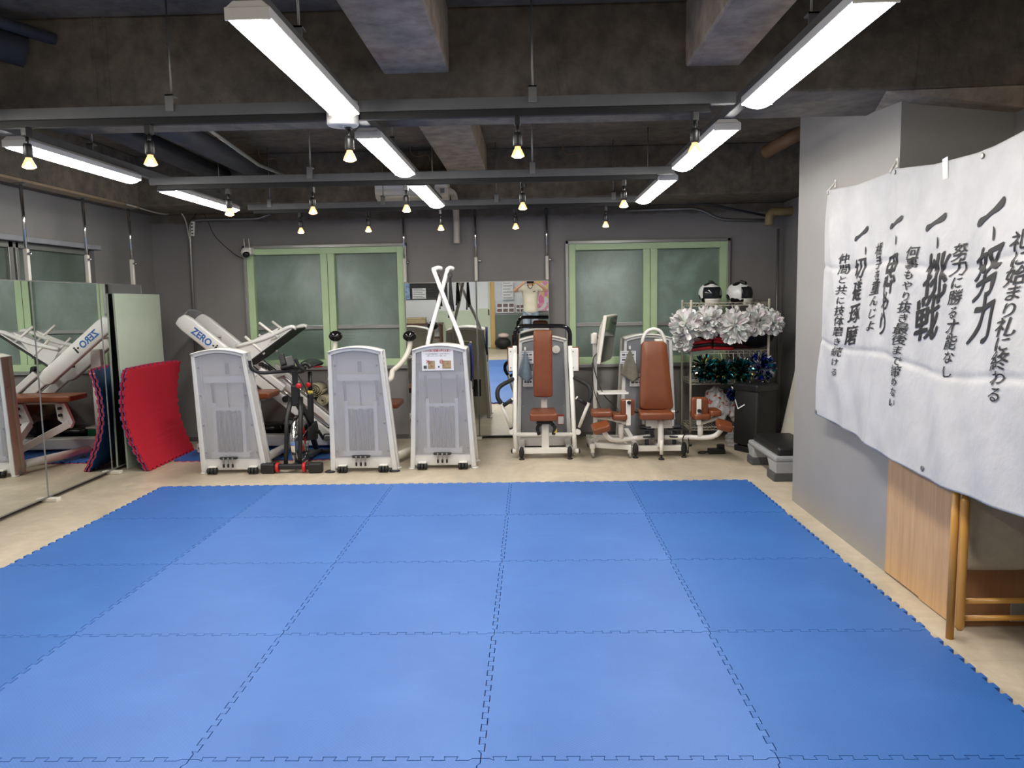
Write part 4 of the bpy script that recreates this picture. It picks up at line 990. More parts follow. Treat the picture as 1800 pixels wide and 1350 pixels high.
T.part('plate_backing', MB().box(cm - n_ * .016, (L * .96, .42, .012), Matrix((e, Vector((0, 1, 0)), e.cross(Vector((0, 1, 0))))).transposed(), .003), M['silver_paint'])
for yy in (8.0, 8.41):
    a = at(428, 607, 8.2); b = cB + Vector((.0, 0, .01))
    T.part('carriage_tube', MB().tube(smooth_path([(a.x, yy, a.z), ((a.x + b.x) / 2, yy, (a.z + b.z) / 2 - .012), (b.x - .06, yy, b.z + .004), (b.x + .02, yy, b.z + .0)]), .022, 12), M['silver_paint'])
    T.part('carriage_gusset', MB().prism([(0, 0), (.46, .20), (.30, -.02), (.12, -.18)], (a.x, yy, a.z - .01), (1, 0, 0), (0, 0, 1), .01), M['silver_paint'])
    for s_, t_ in (((500, 592), (467, 566)), ((476, 620), (443, 590))):
        p = at(*s_, 8.2); q = at(*t_, 8.2); T.part('weight_peg', MB().cyl((p.x, yy, p.z), (q.x, yy, q.z), .014), M['white_metal'])
T.part('carriage', MB().bar(A + d * .88 + pp * .10 + Vector((0, 7.97, 0)), A + d * 1.2 + pp * .10 + Vector((0, 7.97, 0)), .05, .07, .01, pp).bar(A + d * .88 + pp * .10 + Vector((0, 8.44, 0)), A + d * 1.2 + pp * .10 + Vector((0, 8.44, 0)), .05, .07, .01, pp).bar(A + d * 1.0 + pp * .10 + Vector((0, 7.97, 0)), A + d * 1.0 + pp * .10 + Vector((0, 8.44, 0)), .07, .05, .01), M['silver_paint'])
rl = MB()
for k in range(4): rl.cyl(A + d * (.86 + .028 * k) + pp * .155 + Vector((0, 7.94 + .03 * k, 0)), A + d * (.86 + .028 * k) + pp * .155 + Vector((0, 8.0 + .03 * k, 0)), .02)
T.part('rollers', rl, M['black'])
T.part('stop_roller', MB().cyl(A + d * 1.28 + pp * .03 + Vector((0, 7.94, 0)), A + d * 1.28 + pp * .03 + Vector((0, 8.03, 0)), .035), M['black'])
pad(T, 'back_pad', [B + Vector((-.62, 8.0, .46)), B + Vector((-.18, 8.0, .10)), B + Vector((-.18, 8.4, .10)), B + Vector((-.62, 8.4, .46))], .05, (.65, 0, .76), .018, None, 'leather')
# --- fourth machine: chest press facing the viewer
def poster(T, name, c, w, h, parent=None, rows=5):
    p = T.part(name, MB().box(c, (w, .002, h)), M['white_paper'], parent)
    mb = MB()
    for k in range(rows):
        z = c.z + h * (.4 - .8 * k / max(1, rows - 1))
        if k % 2 == 0: mb.box((c.x, c.y - .0015, z), (w * .86, .001, h * .03))
        else:
            for q in (-.28, .0, .28): mb.box((c.x + q * w, c.y - .0015, z), (w * .22, .001, h * .13))
    T.part('print', mb, M['weight'], p)
    return p
T = Thing('exercise_machine', 'white press machine with black top bar and a narrow tall tan pad', 'exercise machine', (.13, 7.55, 0), 'weight machines along the far wall')
o, X, Y, hw = cabinet(T, .12, 8.03, levers=False, frost='frost_grey', wb=.58, lean=.03, rear_black=False, casters=False, h=1.19)
def P4(px, py, Yd=7.60): return at(px, py, Yd)
T.part('top_bar', MB().tube(fillet([P4(905, 612, 7.72), P4(905, 573, 7.72), P4(1002, 573, 7.72), P4(1002, 612, 7.72)], .10, 10), .021, 16), M['gloss_black'])
for s, (px, pb, po) in ((-1, (905, 907, 901)), (1, (1002, 1011, 1017))):
    a = P4(px, 608, 7.72); b = P4(px if s < 0 else 1009, 762, 7.62); c = P4(pb, 795, 7.60)
    T.part('upright', MB().tube([a, b, c], .0225, 14), M['white_metal'])
    q = P4(px - 4.5 if s < 0 else px + 8, 632, 7.70)
    pl = T.part('shoulder_plate', MB().box(q, (.078, .02, .23), None, .008), M['white_metal'])
    T.part('bolts', MB().cyl(q + Vector((-.015, -.014, .08)), q + Vector((-.015, .0, .08)), .006, None, 8).cyl(q + Vector((-.015, -.014, -.08)), q + Vector((-.015, 0, -.08)), .006, None, 8), M['weight'], pl)
    T.part('shoulder_pad', MB().box(q + Vector((s * .006, .03, -.0)), (.085, .035, .25), None, .012), M['leather'])
    T.part('stub', MB().cyl((c.x, 7.60, c.z + .012), (P4(po, 796).x, 7.60, c.z + .012), .026), M['white_metal'])
    T.part('stub_cap', MB().ball((P4(po, 796).x, 7.60, c.z + .012), (.016, .026, .026), 12, 8), M['black'])
T.part('cross_bar', MB().cyl(P4(906, 764, 7.62), P4(1009, 764, 7.62), .0215), M['white_metal'])
zf = P4(917, 792.6, 7.58).z
T.part('front_rail', MB().bb((P4(917, 792, 7.58).x, 7.55, zf - .025), (P4(1001, 792, 7.58).x, 7.61, zf + .03), .005), M['white_metal'])
for px in (917, 1001.5):
    x = P4(px, 795, 7.56).x
    T.part('side_rail', MB().bb((x - .03, 7.53, zf - .025), (x + .03, 8.05, zf + .03), .006), M['white_metal'])
    f = T.part('bumper', MB().ball((x, 7.52, zf - .005), (.026, .022, .06), 14, 10), M['rubber'])
    T.part('leveling_foot', MB().cyl((x, 7.52, .012), (x, 7.52, zf - .04), .009, None, 10).lathe([(.003, 0), (.028, 0), (.024, .012), (.003, .018)], (x, 7.52, 0), None, 14), M['rubber'], f)
for s, sp in ((-1, ((900, 757), (881, 709), (874.5, 697), (878, 681), (902, 669), (884.8, 713), (900, 702.6))), (1, ((1015.7, 757), (1035, 707), (1038.6, 694.5), (1034, 678), (1011, 667), (1030.6, 710.6), (1014.5, 700)))):
    Y4 = 7.52
    a, b, c, d_, e_, f, g = [at(p[0], p[1], Y4 + (.12 if i == 0 else .0)) for i, p in enumerate(sp)]
    e_ = e_ + Vector((0, .16, 0)); d_ = d_ + Vector((0, .04, 0))
    ar = T.part('swing_arm', MB().tube([a, b], .0165, 14), M['white_metal'])
    T.part('joint', MB().cyl(a + Vector((0, -.03, -.01)), a + Vector((0, .03, -.01)), .028), M['white_metal'], ar)
    T.part('collar', MB().tube([a.lerp(b, .08), a.lerp(b, .13)], .0185, 14), M['black'], ar)
    T.part('grip', MB().tube(smooth_path([b, c, d_, e_]), .0215, 14), M['rubber'])
    T.part('grip', MB().tube([f, g], .019, 14), M['rubber']); 
    T.part('grip_cap', MB().cyl(g, g + (g - f).normalized() * .012, .017), M['white_metal'])
pad(T, 'back_pad', [P4(938, 698, 7.70), P4(971.5, 698, 7.70), P4(970.5, 580, 7.72), P4(937.5, 580, 7.72)], .07, (0, -1, 0), .022)
a = P4(930.5, 738, 7.42); b = P4(981, 738, 7.42)
pad(T, 'seat_pad', [(a.x, 7.42, a.z + .02), (b.x, 7.42, a.z + .02), (b.x - .015, 7.78, a.z + .03), (a.x + .015, 7.78, a.z + .03)], .075, (0, -.03, 1), .024)
T.part('back_post', MB().bb((P4(951, 700, 7.78).x, 7.765, .12), (P4(962, 700, 7.78).x, 7.825, 1.1), .006), M['white_metal'])
T.part('seat_post', MB().bb((P4(951, 700, 7.6).x, 7.575, .06), (P4(964, 700, 7.6).x, 7.64, a.z - .02), .006), M['white_metal'])
mb = MB().box((P4(957, 742, 7.6).x, 7.6, a.z - .045), (.16, .2, .03), None, .008)
for s in (-1, 1): mb.tube(smooth_path([(.135 + s * .05, 7.56, a.z - .06), (.135 + s * .085, 7.55, a.z - .10), (.135 + s * .07, 7.56, a.z - .17)]), .018, 10)
T.part('seat_mechanism', mb, M['rubber'])
T.part('tag', MB().box((.135 + .09, 7.54, a.z - .13), (.028, .004, .04)), plain('yellow_tag', S(206, 170, 60), .5))
for k, (p, w_, h_) in enumerate((((926.5, 628), .13, .13), ((928, 666), .10, .16))): poster(T, 'paper_notice', at(p[0], p[1], 8.008), w_, h_, None, 5)
dl = at(977.5, 614, 8.0); T.part('dial', MB().cyl(dl + Vector((0, -.006, 0)), dl + Vector((0, .01, 0)), .040, None, 24).box(dl + Vector((0, -.008, 0)), (.03, .006, .05), None, .004), M['white_metal'])
wl = at(986, 737, 7.98); w_ = T.part('warning_label', MB().box(wl, (.065, .004, .105)), M['white_paper']); T.part('print', MB().box(wl + Vector((0, -.003, .042)), (.065, .002, .02)).box(wl + Vector((-.03, -.003, 0)), (.004, .002, .1)).box(wl + Vector((.03, -.003, 0)), (.004, .002, .1)).box(wl + Vector((0, -.003, -.05)), (.065, .002, .004)), M['red_ink'], w_)
hk = at(923, 616, 7.99); T.part('towel_hook', MB().box(hk + Vector((0, .002, .018)), (.02, .006, .035), None, .003).cyl(hk + Vector((0, 0, .006)), hk + Vector((0, -.016, .006)), .004), M['white_metal'])
towel('pale blue towel hanging left of the narrow tan pad', hk + Vector((0, -.004, .002)), .15, .33, plain('pale_blue_towel', S(130, 146, 160), .9, 0, .1, 20, .3, 200), -.005)

# --- fifth machine: seat with knee and foot pads on both sides
T = Thing('exercise_machine', 'white machine with wide tan back pad and knee pads on both sides', 'exercise machine', (1.27, 7.6, 0), 'weight machines along the far wall')
o, X, Y, hw = cabinet(T, 1.20, 8.03, levers=False, frost='frost_grey', wb=.60, lean=.03, rear_black=False, casters=False, h=1.19)
def P5(px, py, Yd=7.70): return at(px, py, Yd)
T.part('head_hoop', MB().tube(smooth_path([P5(1129, 606, 7.78), P5(1130, 596, 7.78), P5(1137, 583, 7.78), P5(1149, 578.5, 7.78), P5(1161, 583, 7.78), P5(1168, 596, 7.78), P5(1169, 606, 7.78)]), .0175, 14), M['white_metal'])
pad(T, 'back_pad', [P5(1124, 720, 7.64), P5(1184, 720, 7.64), P5(1170.5, 600, 7.72), P5(1127, 600, 7.72)], .075, (0, -1, .1), .024, None, 'leather', .05)
a = P5(1125, 737, 7.38); b = P5(1186, 737, 7.38)
pad(T, 'seat_pad', [(a.x, 7.38, a.z + .02), (b.x, 7.38, a.z + .02), (b.x - .01, 7.70, a.z + .035), (a.x + .01, 7.70, a.z + .035)], .07, (0, -.03, 1), .024)
T.part('back_post', MB().bb((1.23, 7.76, .1), (1.31, 7.83, 1.15), .008), M['white_metal'])
xc = P5(1162.5, 760, 7.45).x
T.part('seat_column', MB().tube(fillet([(xc, 7.50, a.z), (xc, 7.47, .12), (xc, 7.9, .10)], .08), .03, 16), M['white_metal'])
T.part('front_foot', MB().cyl((xc, 7.44, .05), (xc, 7.44, .19), .017).bar((xc, 7.44, .13), (xc, 7.5, .13), .03, .03), M['white_metal'])
T.part('leveling_foot', MB().cyl((xc, 7.44, .01), (xc, 7.44, .055), .01, None, 10).lathe([(.003, 0), (.03, 0), (.026, .014), (.003, .02)], (xc, 7.44, 0), None, 14), M['rubber'])
zr = P5(1160, 787, 7.58).z
T.part('base_rail', MB().bb((P5(1119, 787, 7.58).x, 7.55, zr - .03), (P5(1200, 787, 7.58).x, 7.61, zr + .025), .006), M['white_metal'])
for px in (1116, 1201):
    x = P5(px, 788, 7.57).x
    T.part('side_rail', MB().bar((x, 7.55, zr - .003), (x - (.12 if px < 1150 else -.02), 8.05, zr - .003), .06, .055, .006), M['white_metal'])
    f = T.part('bumper', MB().ball((x, 7.525, zr - .0), (.03, .022, .065), 14, 10), M['rubber'])
    T.part('leveling_foot', MB().cyl((x, 7.53, .012), (x, 7.53, zr - .03), .009, None, 10).lathe([(.003, 0), (.028, 0), (.024, .012), (.003, .018)], (x, 7.53, 0), None, 14), M['rubber'], f)
T.part('gear_box', MB().bb((P5(1133, 740, 7.66).x, 7.55, a.z - .12), (P5(1181, 740, 7.66).x, 7.85, a.z - .035), .006), M['white_metal'])
for x0 in (1.13, 1.40):
    ds = MB()
    for z0 in (.30, .27, .20): ds.lathe([(.004, .008), (.075, .008), (.08, 0), (.075, -.008), (.004, -.008)], (x0, 7.62, z0), None, 20)
    ds.cyl((x0, 7.62, .10), (x0, 7.62, .36), .02)
    T.part('cam_discs', ds, M['dark_metal'])
for s in (-1, 1):
    q = P5(1132 if s < 0 else 1176, 724, 7.62)
    lv = T.part('side_lever', MB().bar(q, q + Vector((s * .06, -.01, .004)), .022, .022, .008), M['white_metal']); T.part('knob', MB().ball(q + Vector((s * .075, -.012, .004)), (.02, .014, .014), 12, 8), M['black'], lv)
# left arm and pads, then the right ones
def side(arm, endp, pad4, kn, plate, knob, post, fp, tubes, kk):
    T.part('pad_arm', MB().tube(smooth_path([at(px, py, yy) for px, py, yy in arm]), .024, 14), M['white_metal'])
    c = at(*pad4[0], pad4[1]); X_ = Vector(pad4[2]).normalized(); W_, D_ = pad4[3]; n__ = Vector(pad4[4]).normalized(); Y_ = n__.cross(X_)
    pad(T, 'ankle_pad', [c - X_ * W_ - Y_ * D_, c + X_ * W_ - Y_ * D_, c + X_ * W_ + Y_ * D_, c - X_ * W_ + Y_ * D_], .06, n__, .02)
    p = [at(*q, 7.50) for q in kn]; pad(T, 'knee_pad', p, .07, (0, -1, 0), .02)
    u = at(plate[0], (plate[1] + plate[2]) / 2, 7.44); hh = at(plate[0], plate[1], 7.44).z - at(plate[0], plate[2], 7.44).z
    pl = T.part('pad_plate', MB().box(u, (.046, .014, hh), None, .006), M['white_metal'])
    k = at(*knob, 7.43); T.part('knob', MB().cyl(k, k + Vector((0, -.03, 0)), .019, .017), M['black'], pl)
    t = at(*post, 7.52); T.part('pad_post', MB().cyl((t.x, 7.52, at(*arm[kk][:2], 7.52).z), (t.x, 7.52, t.z), .026), M['white_metal'])
    for c_, w_, d_ in fp:
        c2 = at(*c_, 7.52); pad(T, 'foot_pad', [(c2.x - w_, 7.40, c2.z), (c2.x + w_, 7.40, c2.z), (c2.x + w_, 7.66, c2.z + .01), (c2.x - w_, 7.66, c2.z + .01)], .055, (0, 0, 1), .018)
    for tb in tubes: T.part('pad_bracket', MB().tube(smooth_path([at(px, py, yy) for px, py, yy in tb]), .021, 12), M['white_metal'])
side(((1142, 767, 7.6), (1110, 771, 7.55), (1083, 773.5, 7.5), (1070, 770, 7.45), (1061, 758, 7.42)), None,
     ((1056, 751), 7.36, (1, 0, .35), (.085, .075), (-.25, -.30, .9)),
     ((1091, 730), (1115, 730), (1115, 701.5), (1091, 701.5)), (1104.5, 703.5, 748), (1105.5, 707.5), (1091.5, 745),
     (((1057, 726.5), .10, 0), ((1088, 732), .07, 0)), (((1045, 733, 7.55), (1070, 735, 7.55), (1092, 741, 7.52), (1104, 744, 7.47)),), 1)
side(((1168, 768.5, 7.6), (1205, 768.5, 7.55), (1240, 769, 7.5), (1258, 765, 7.45), (1270, 753, 7.42)), None,
     ((1273, 748), 7.36, (1, 0, -.35), (.075, .075), (.25, -.30, .9)),
     ((1215, 735), (1244, 735), (1244, 698), (1215, 698)), (1228.7, 701.5, 747), (1229, 722), (1231, 745),
     (((1231, 731), .08, 0), ((1254, 725), .055, 0)), (((1229, 744, 7.47), (1240, 741, 7.52), (1262, 733, 7.55)),), 1)
T.part('fork_foot', MB().bar(P5(1100, 756, 7.85), P5(1118, 786, 7.57), .05, .05, .006), M['white_metal'])
for p, w_, h_ in (((1104, 628), .16, .13), ((1119, 668), .14, .13)): poster(T, 'paper_notice', at(p[0], p[1], 8.005), w_, h_, None, 5)
hk = at(1107, 614, 7.99); T.part('towel_hook', MB().box(hk + Vector((0, .002, .018)), (.02, .006, .035), None, .003).cyl(hk + Vector((0, 0, .006)), hk + Vector((0, -.016, .006)), .004), M['white_metal'])
towel('olive grey towel hanging left of the wide tan back pad', hk + Vector((0, -.004, .002)), .19, .34, plain('olive_grey_towel', S(126, 122, 108), .9, 0, .1, 20, .3, 200), 0.0)
M['bulb_rubber'] = M['rubber']
single('hand_strap', 'black hand strap with a bulb at the right foot of the wide seat machine', 'strap', MB().tube(smooth_path([at(1215, 762, 7.5), at(1203, 765, 7.5), at(1200, 775, 7.5), at(1203, 783, 7.5)]), .006, 8).tube(smooth_path([at(1210, 770, 7.5), at(1211, 782, 7.5), at(1209, 794, 7.5)]), .004, 8).ball(at(1209, 794, 7.5), (.012, .01, .02), 10, 8), M['rubber'], at(1203, 783, 7.5))

# --- screen on a rolling pole
pc = at(1046, 700, 7.86)
T = Thing('screen_stand', 'white rolling pole stand carrying a thin screen and a small tray', 'screen', (pc.x, 7.86, 0))
T.part('pole', MB().bb((pc.x - .02, 7.84, .12), (pc.x + .02, 7.88, 1.22), .006), M['white_metal'])
sx = Vector((.17, .62, 0)).normalized(); c0 = Vector((.665, 7.50, .93)); c1 = Vector((.735, 7.50, 1.405)); su = (c1 - c0).normalized(); sn = sx.cross(su) * 1.0
if sn.x < 0: sn = -sn
W_, H_ = .64, .47; ctr = c0 + sx * W_ / 2 + su * H_ / 2; Ms = Matrix((sx, su, sx.cross(su))).transposed()
hs = T.part('screen_housing', MB().box(ctr - sn * .02, (W_, H_, .035), Ms, .006), M['cream_metal'])
T.part('display', MB().box(ctr + sn * .0005, (W_ - .03, H_ - .03, .004), Ms, .001), plain('dark_glass_screen', S(46, 62, 54), .06), hs)
mb = MB()
for k in range(4): mb.box(ctr - sn * (.045 + .012 * k), (W_ * (.84 - .12 * k), H_ * (.80 - .1 * k), .012), Ms, .004)
T.part('rear_vents', mb, M['cream_metal'], hs)
T.part('bracket', MB().box((pc.x - .01, 7.84, 1.16), (.06, .08, .10), None, .006).bar((pc.x, 7.84, 1.16), ctr - sn * .08, .04, .05), M['cream_metal'])
tz = at(1075, 690, 7.7).z
T.part('tray', MB().box((pc.x + .16, 7.72, tz), (.29, .28, .012), None, .004).box((pc.x + .16, 7.585, tz + .008), (.29, .008, .02)), M['white_metal'])
T.part('base', MB().bar((pc.x - .05, 7.60, .105), (pc.x - .05, 8.15, .105), .05, .05).bar((pc.x - .05, 7.70, .105), (pc.x + .33, 7.55, .105), .05, .05).bar((pc.x - .05, 8.1, .105), (pc.x + .33, 8.1, .105), .05, .05).bar((pc.x - .05, 7.86, .105), (pc.x + .02, 7.86, .14), .05, .05), M['white_metal'])
for x, y in ((pc.x - .05, 7.58), (pc.x + .31, 7.55), (pc.x - .05, 8.15), (pc.x + .31, 8.1)):
    c_ = T.part('caster', MB().lathe([(.004, -.012), (.022, -.012), (.027, -.006), (.027, .006), (.022, .012), (.004, .012)], (x, y - .02, .027), (1, .3, 0), 16), M['alu'])
    T.part('fork', MB().box((x, y, .062), (.035, .05, .045), None, .008), M['cream_metal'], c_)
T.part('cable', MB().tube(smooth_path([(pc.x + .02, 7.82, 1.2), (pc.x + .045, 7.80, 1.06), (pc.x - .02, 7.82, .95), (pc.x + .01, 7.80, .78), (pc.x + .08, 7.7, .60), (pc.x + .20, 7.62, .48), (pc.x + .19, 7.6, .40)]), .0045, 8).tube(smooth_path([(pc.x - .03, 7.83, .92), (pc.x - .025, 7.83, .75), (pc.x - .01, 7.8, .62), (pc.x + .05, 7.75, .45)]), .004, 8), M['rubber'])

# --- exercise bike
T = Thing('exercise_bike', 'black indoor bike with red trim between two white cabinets', 'exercise bike', (-2.24, 7.4, 0))
xb = -2.235
T.part('front_stabilizer', MB().bb((-2.42, 7.02, .035), (-2.06, 7.07, .085), .012), M['black'])
for x in (-2.46, -2.015):
    f = T.part('stabilizer_end', MB().box((x, 7.045, .05), (.13, .075, .095), None, .015), M['black'])
for x in (-2.37, -2.12): T.part('transport_ring', MB().lathe([(.02, -.012), (.046, -.012), (.046, .012), (.02, .012)], (x, 7.04, .055), (1, 0, 0), 18), M['red_plastic'])
for s in (-1, 1): T.part('fork', MB().tube([(xb + s * .065, 7.06, .06), (xb + s * .065, 7.16, .5), (xb + s * .045, 7.26, .68)], [.02, .022, .024], 12), M['black'])
T.part('head_tube', MB().bb((xb - .035, 7.22, .60), (xb + .035, 7.29, .80), .01), M['black'])
T.part('handle_post', MB().bb((xb - .024, 7.235, .78), (xb + .024, 7.28, .935), .005), M['black'])
fw = Vector((xb, 7.32, .272))
wl = T.part('flywheel', MB().lathe([(.222, -.022), (.236, -.022), (.238, -.016), (.238, .016), (.236, .022), (.222, .022)], fw, (1, 0, 0), 40), M['chrome'])
T.part('wheel_disc', MB().lathe([(.02, -.016), (.224, -.022), (.224, .022), (.02, .016)], fw, (1, 0, 0), 40), M['black'], wl)
T.part('red_disc', MB().lathe([(.035, -.021), (.10, -.0235), (.172, -.019), (.172, .019), (.10, .0235), (.035, .021)], fw, (1, 0, 0), 40), M['red_plastic'], wl)
for s in (-1, 1):
    sp = MB()
    for k in range(5):
        a0 = k * 2 * math.pi / 5 + .3; e0 = Vector((0, math.cos(a0), math.sin(a0)))
        sp.bar(fw + Vector((s * .0235, 0, 0)) + e0 * .03, fw + Vector((s * .0215, 0, 0)) + e0 * .168, .022, .006, .001, (1, 0, 0))
    T.part('spoke_star', sp, M['chrome'], wl)
    t_ = MB()
    for i in range(26):
        if i % 13 < 4: continue
        a0 = i * 2 * math.pi / 26; t_.box(fw + Vector((s * .0235, math.cos(a0) * .2, math.sin(a0) * .2)), (.002, .012, .022), (a0, 0, 0))
    T.part('rim_marks', t_, M['white_metal'], wl)
T.part('main_frame', MB().bar((xb, 7.27, .66), (xb, 7.72, .34), .05, .08, .01).bar((xb, 7.74, .66), (xb, 7.70, .28), .05, .07, .01).bar((xb, 7.68, .30), (xb, 7.86, .075), .05, .05, .01), M['black'])
T.part('floor_beam', MB().bar((xb, 7.07, .055), (xb, 7.87, .055), .05, .035, .006).bar((xb + .05, 7.45, .08), (xb + .05, 7.86, .06), .03, .03), M['dark_metal'])
T.part('rear_stabilizer', MB().bb((xb - .25, 7.84, .0), (xb + .25, 7.90, .06), .012), M['black'])
T.part('chain_guard', MB().prism([(-.16, -.06), (.14, -.10), (.18, 0), (.14, .09), (-.16, .05)], (xb + .055, 7.56, .30), (0, 1, 0), (0, 0, 1), .03, .01), M['black'])
T.part('seat_tube', MB().tube([(xb + .0, 7.74, .62), (xb, 7.76, .88)], .022, 14), M['black'])
T.part('caution_label', MB().cyl((xb, 7.7365, .655), (xb, 7.738, .69), .0245), plain('yellow_label', S(220, 196, 80), .5))
T.part('caution_label', MB().box((xb + .0, 7.703, .50), (.02, .004, .13)), plain('yellow_strip', S(214, 190, 90), .5))
sd = T.part('saddle', MB().grid(lambda u, v: Vector((xb + (u - .5) * (.07 + .13 * v ** 1.6), 7.60 + .26 * v, .955 - .035 * abs(2 * u - 1) ** 2.2 + .015 * v)), 14, 12, .035), M['black'])
T.part('saddle_stripe', MB().grid(lambda u, v: Vector((xb + .035 + .06 * v + .012 * u, 7.66 + .19 * v, .955 - .03 * (.5 + .4 * v))), 4, 8, .012), M['red_plastic'], sd)
for z, y, x in ((.755, 7.715, xb - .0), (.80, 7.21, xb + .055)): T.part('adjust_knob', MB().cyl((x, y, z), (x, y - .035, z), .022, .026, 16).ball((x, y - .035, z), (.026, .012, .026), 14, 8), M['red_plastic'])
hb = MB(); c = Vector((xb, 7.25, .945))
L_, l2, Rr, r2 = at(438.5, 634, 7.1), at(446, 653, 7.1), at(519, 631, 7.1), at(532, 653, 7.12)
hb.tube(smooth_path([L_, L_ + Vector((.008, .0, -.06)), l2 + Vector((.01, .02, 0)), l2 + Vector((.08, .06, -.02)), c + Vector((-.08, 0, -.012)), c + Vector((.08, 0, -.012)), r2 + Vector((-.06, .06, -.01)), r2 + Vector((0, .02, .01)), r2 + Vector((-.03, .0, .05)), Rr]), .0165, 12)
hb.tube([c + Vector((-.08, 0, -.012)), c + Vector((-.12, -.02, .02)), c + Vector((.12, -.02, .02)), c + Vector((.08, 0, -.012))], .014, 10)
T.part('handlebar', hb, M['rubber'])
T.part('console', MB().box(c + Vector((-.05, -.04, .075)), (.13, .03, .11), (R(-28), R(-12), R(12)), .012).box(c + Vector((-.09, -.05, .10)), (.05, .04, .12), (R(-28), R(-22), 0), .01), M['black'])
ck = Vector((xb, 7.66, .285))
T.part('crank', MB().bar(ck + Vector((.09, 0, 0)), ck + Vector((.11, .10, -.10)), .02, .03, .006).bar(ck + Vector((-.09, 0, 0)), ck + Vector((-.11, -.10, .10)), .02, .03, .006).cyl(ck + Vector((-.1, 0, 0)), ck + Vector((.1, 0, 0)), .018), M['black'])
for p in (ck + Vector((.165, .10, -.10)), ck + Vector((-.165, -.10, .10))):
    pd = T.part('pedal', MB().box(p, (.10, .09, .022), (R(-15), 0, 0), .006).box(p + Vector((0, -.03, .01)), (.1, .012, .03)).box(p + Vector((0, .03, .01)), (.1, .012, .03)), M['weight'])
    T.part('toe_strap', MB().tube(smooth_path([p + Vector((-.05, -.03, .01)), p + Vector((-.03, -.06, .06)), p + Vector((.03, -.06, .06)), p + Vector((.05, -.03, .01))]), .007, 8), M['black'], pd)
T.part('brake_cable', MB().tube(smooth_path([c + Vector((.02, -.02, -.02)), c + Vector((.07, -.0, -.12)), c + Vector((.08, .12, -.24)), c + Vector((.05, .25, -.30))]), .004, 6), M['rubber'])
# ------------------------------------------------------------------ things on the floor behind the machines
def roll(label, c, r, L, turns, mat, group, ry=1.0, back=0.0):
    c = Vector(c); n = int(turns * 18); mb = MB(); th = .006; pts = []
    for i in range(n + 1):
        a = i / 18 * 2 * math.pi; q = .016 + (r - .016) * i / n; pts.append((q * math.cos(a), q * math.sin(a) * ry, q))
    vs = []; fs = []
    for i, (x, z, q) in enumerate(pts):
        k = max(0.0, (q - th) / q)
        for yy in (0, L): vs += [c + Vector((x, yy, z)), c + Vector((x * k, yy, z * k))]
    for i in range(n):
        a, b = i * 4, i * 4 + 4
        fs += [[a, b, b + 2, a + 2], [a + 1, a + 3, b + 3, b + 1], [a, a + 1, b + 1, b], [a + 2, b + 2, b + 3, a + 3]]
    fs += [[0, 2, 3, 1], [n * 4, n * 4 + 1, n * 4 + 3, n * 4 + 2]]
    mb.add(vs, fs, True)
    return single('rolled_mat', label, 'mat', mb, mat, c, group)
M['yoga'] = plain('beige_yoga_mat', S(166, 158, 132), .7, 0, .06, 12, .15, 150)
M['yoga2'] = plain('olive_yoga_mat', S(138, 130, 104), .7, 0, .06, 12, .15, 150)
YR = 8.46; zc = at(545, 745, YR)
def rp(px, py): return at(px, py, YR)
T = Thing('storage_crate', 'dark crate under the rolled mats behind the bike', 'crate', (-2.30, 8.6, 0))
T.part('box', MB().bb((-2.47, 8.47, .172), (-2.12, 8.74, .35), .01), M['dark_metal']); T.part('rim', MB().bb((-2.475, 8.465, .335), (-2.115, 8.745, .352), .004), M['black'])
T.part('leg', MB().bb((-2.45, 8.50, .0225), (-2.42, 8.7, .172)).bb((-2.17, 8.50, .0225), (-2.14, 8.7, .172)), M['black'])
for (px, py), r, m_, lb, t in (((553, 726), .088, 'yoga', 'rolled beige mat at the bottom of the pile behind the bike', 5), ((532, 713), .082, 'yoga2', 'rolled olive mat at the left of the pile behind the bike', 4), ((566, 704), .062, 'yoga', 'small rolled beige mat on the right of the pile behind the bike', 4)):
    roll(lb, rp(px, py), r, .29, t, M[m_], 'rolled mats behind the bike')
roll('loosely rolled beige mat on top of the pile behind the bike', rp(549, 686), .115, .29, 4, M['yoga'], 'rolled mats behind the bike', .72)
p = rp(566, 741); single('foam_roller', 'orange brown roller under the pile of rolled mats', 'roller', MB().tube([(p.x, 8.47, p.z - .01), (p.x, 8.73, p.z - .01)], .05, 20), plain('orange_vinyl', S(150, 76, 46), .5), p)
for x, z, lb in ((-2.90, .026, 'lower black pad in the pair lying behind the tan bench'), (-2.90, .135, 'upper black pad in the pair lying behind the tan bench')):
    single('floor_pad', lb, 'pad', MB().box((x, 8.55, z + .052), (.30, .3, .10), None, .03, 3), M['gloss_black'], (x, 8.55, z))
T = Thing('tool_box', 'green box on the floor behind the tan bench', 'box', (-3.13, 8.55, .0225))
T.part('body', MB().box((-3.13, 8.55, .125), (.15, .26, .2), None, .012), plain('green_plastic', S(24, 104, 66), .4)); T.part('lid', MB().box((-3.13, 8.55, .235), (.17, .28, .02), None, .005), plain('red_and_white_lid', S(200, 196, 190), .5))

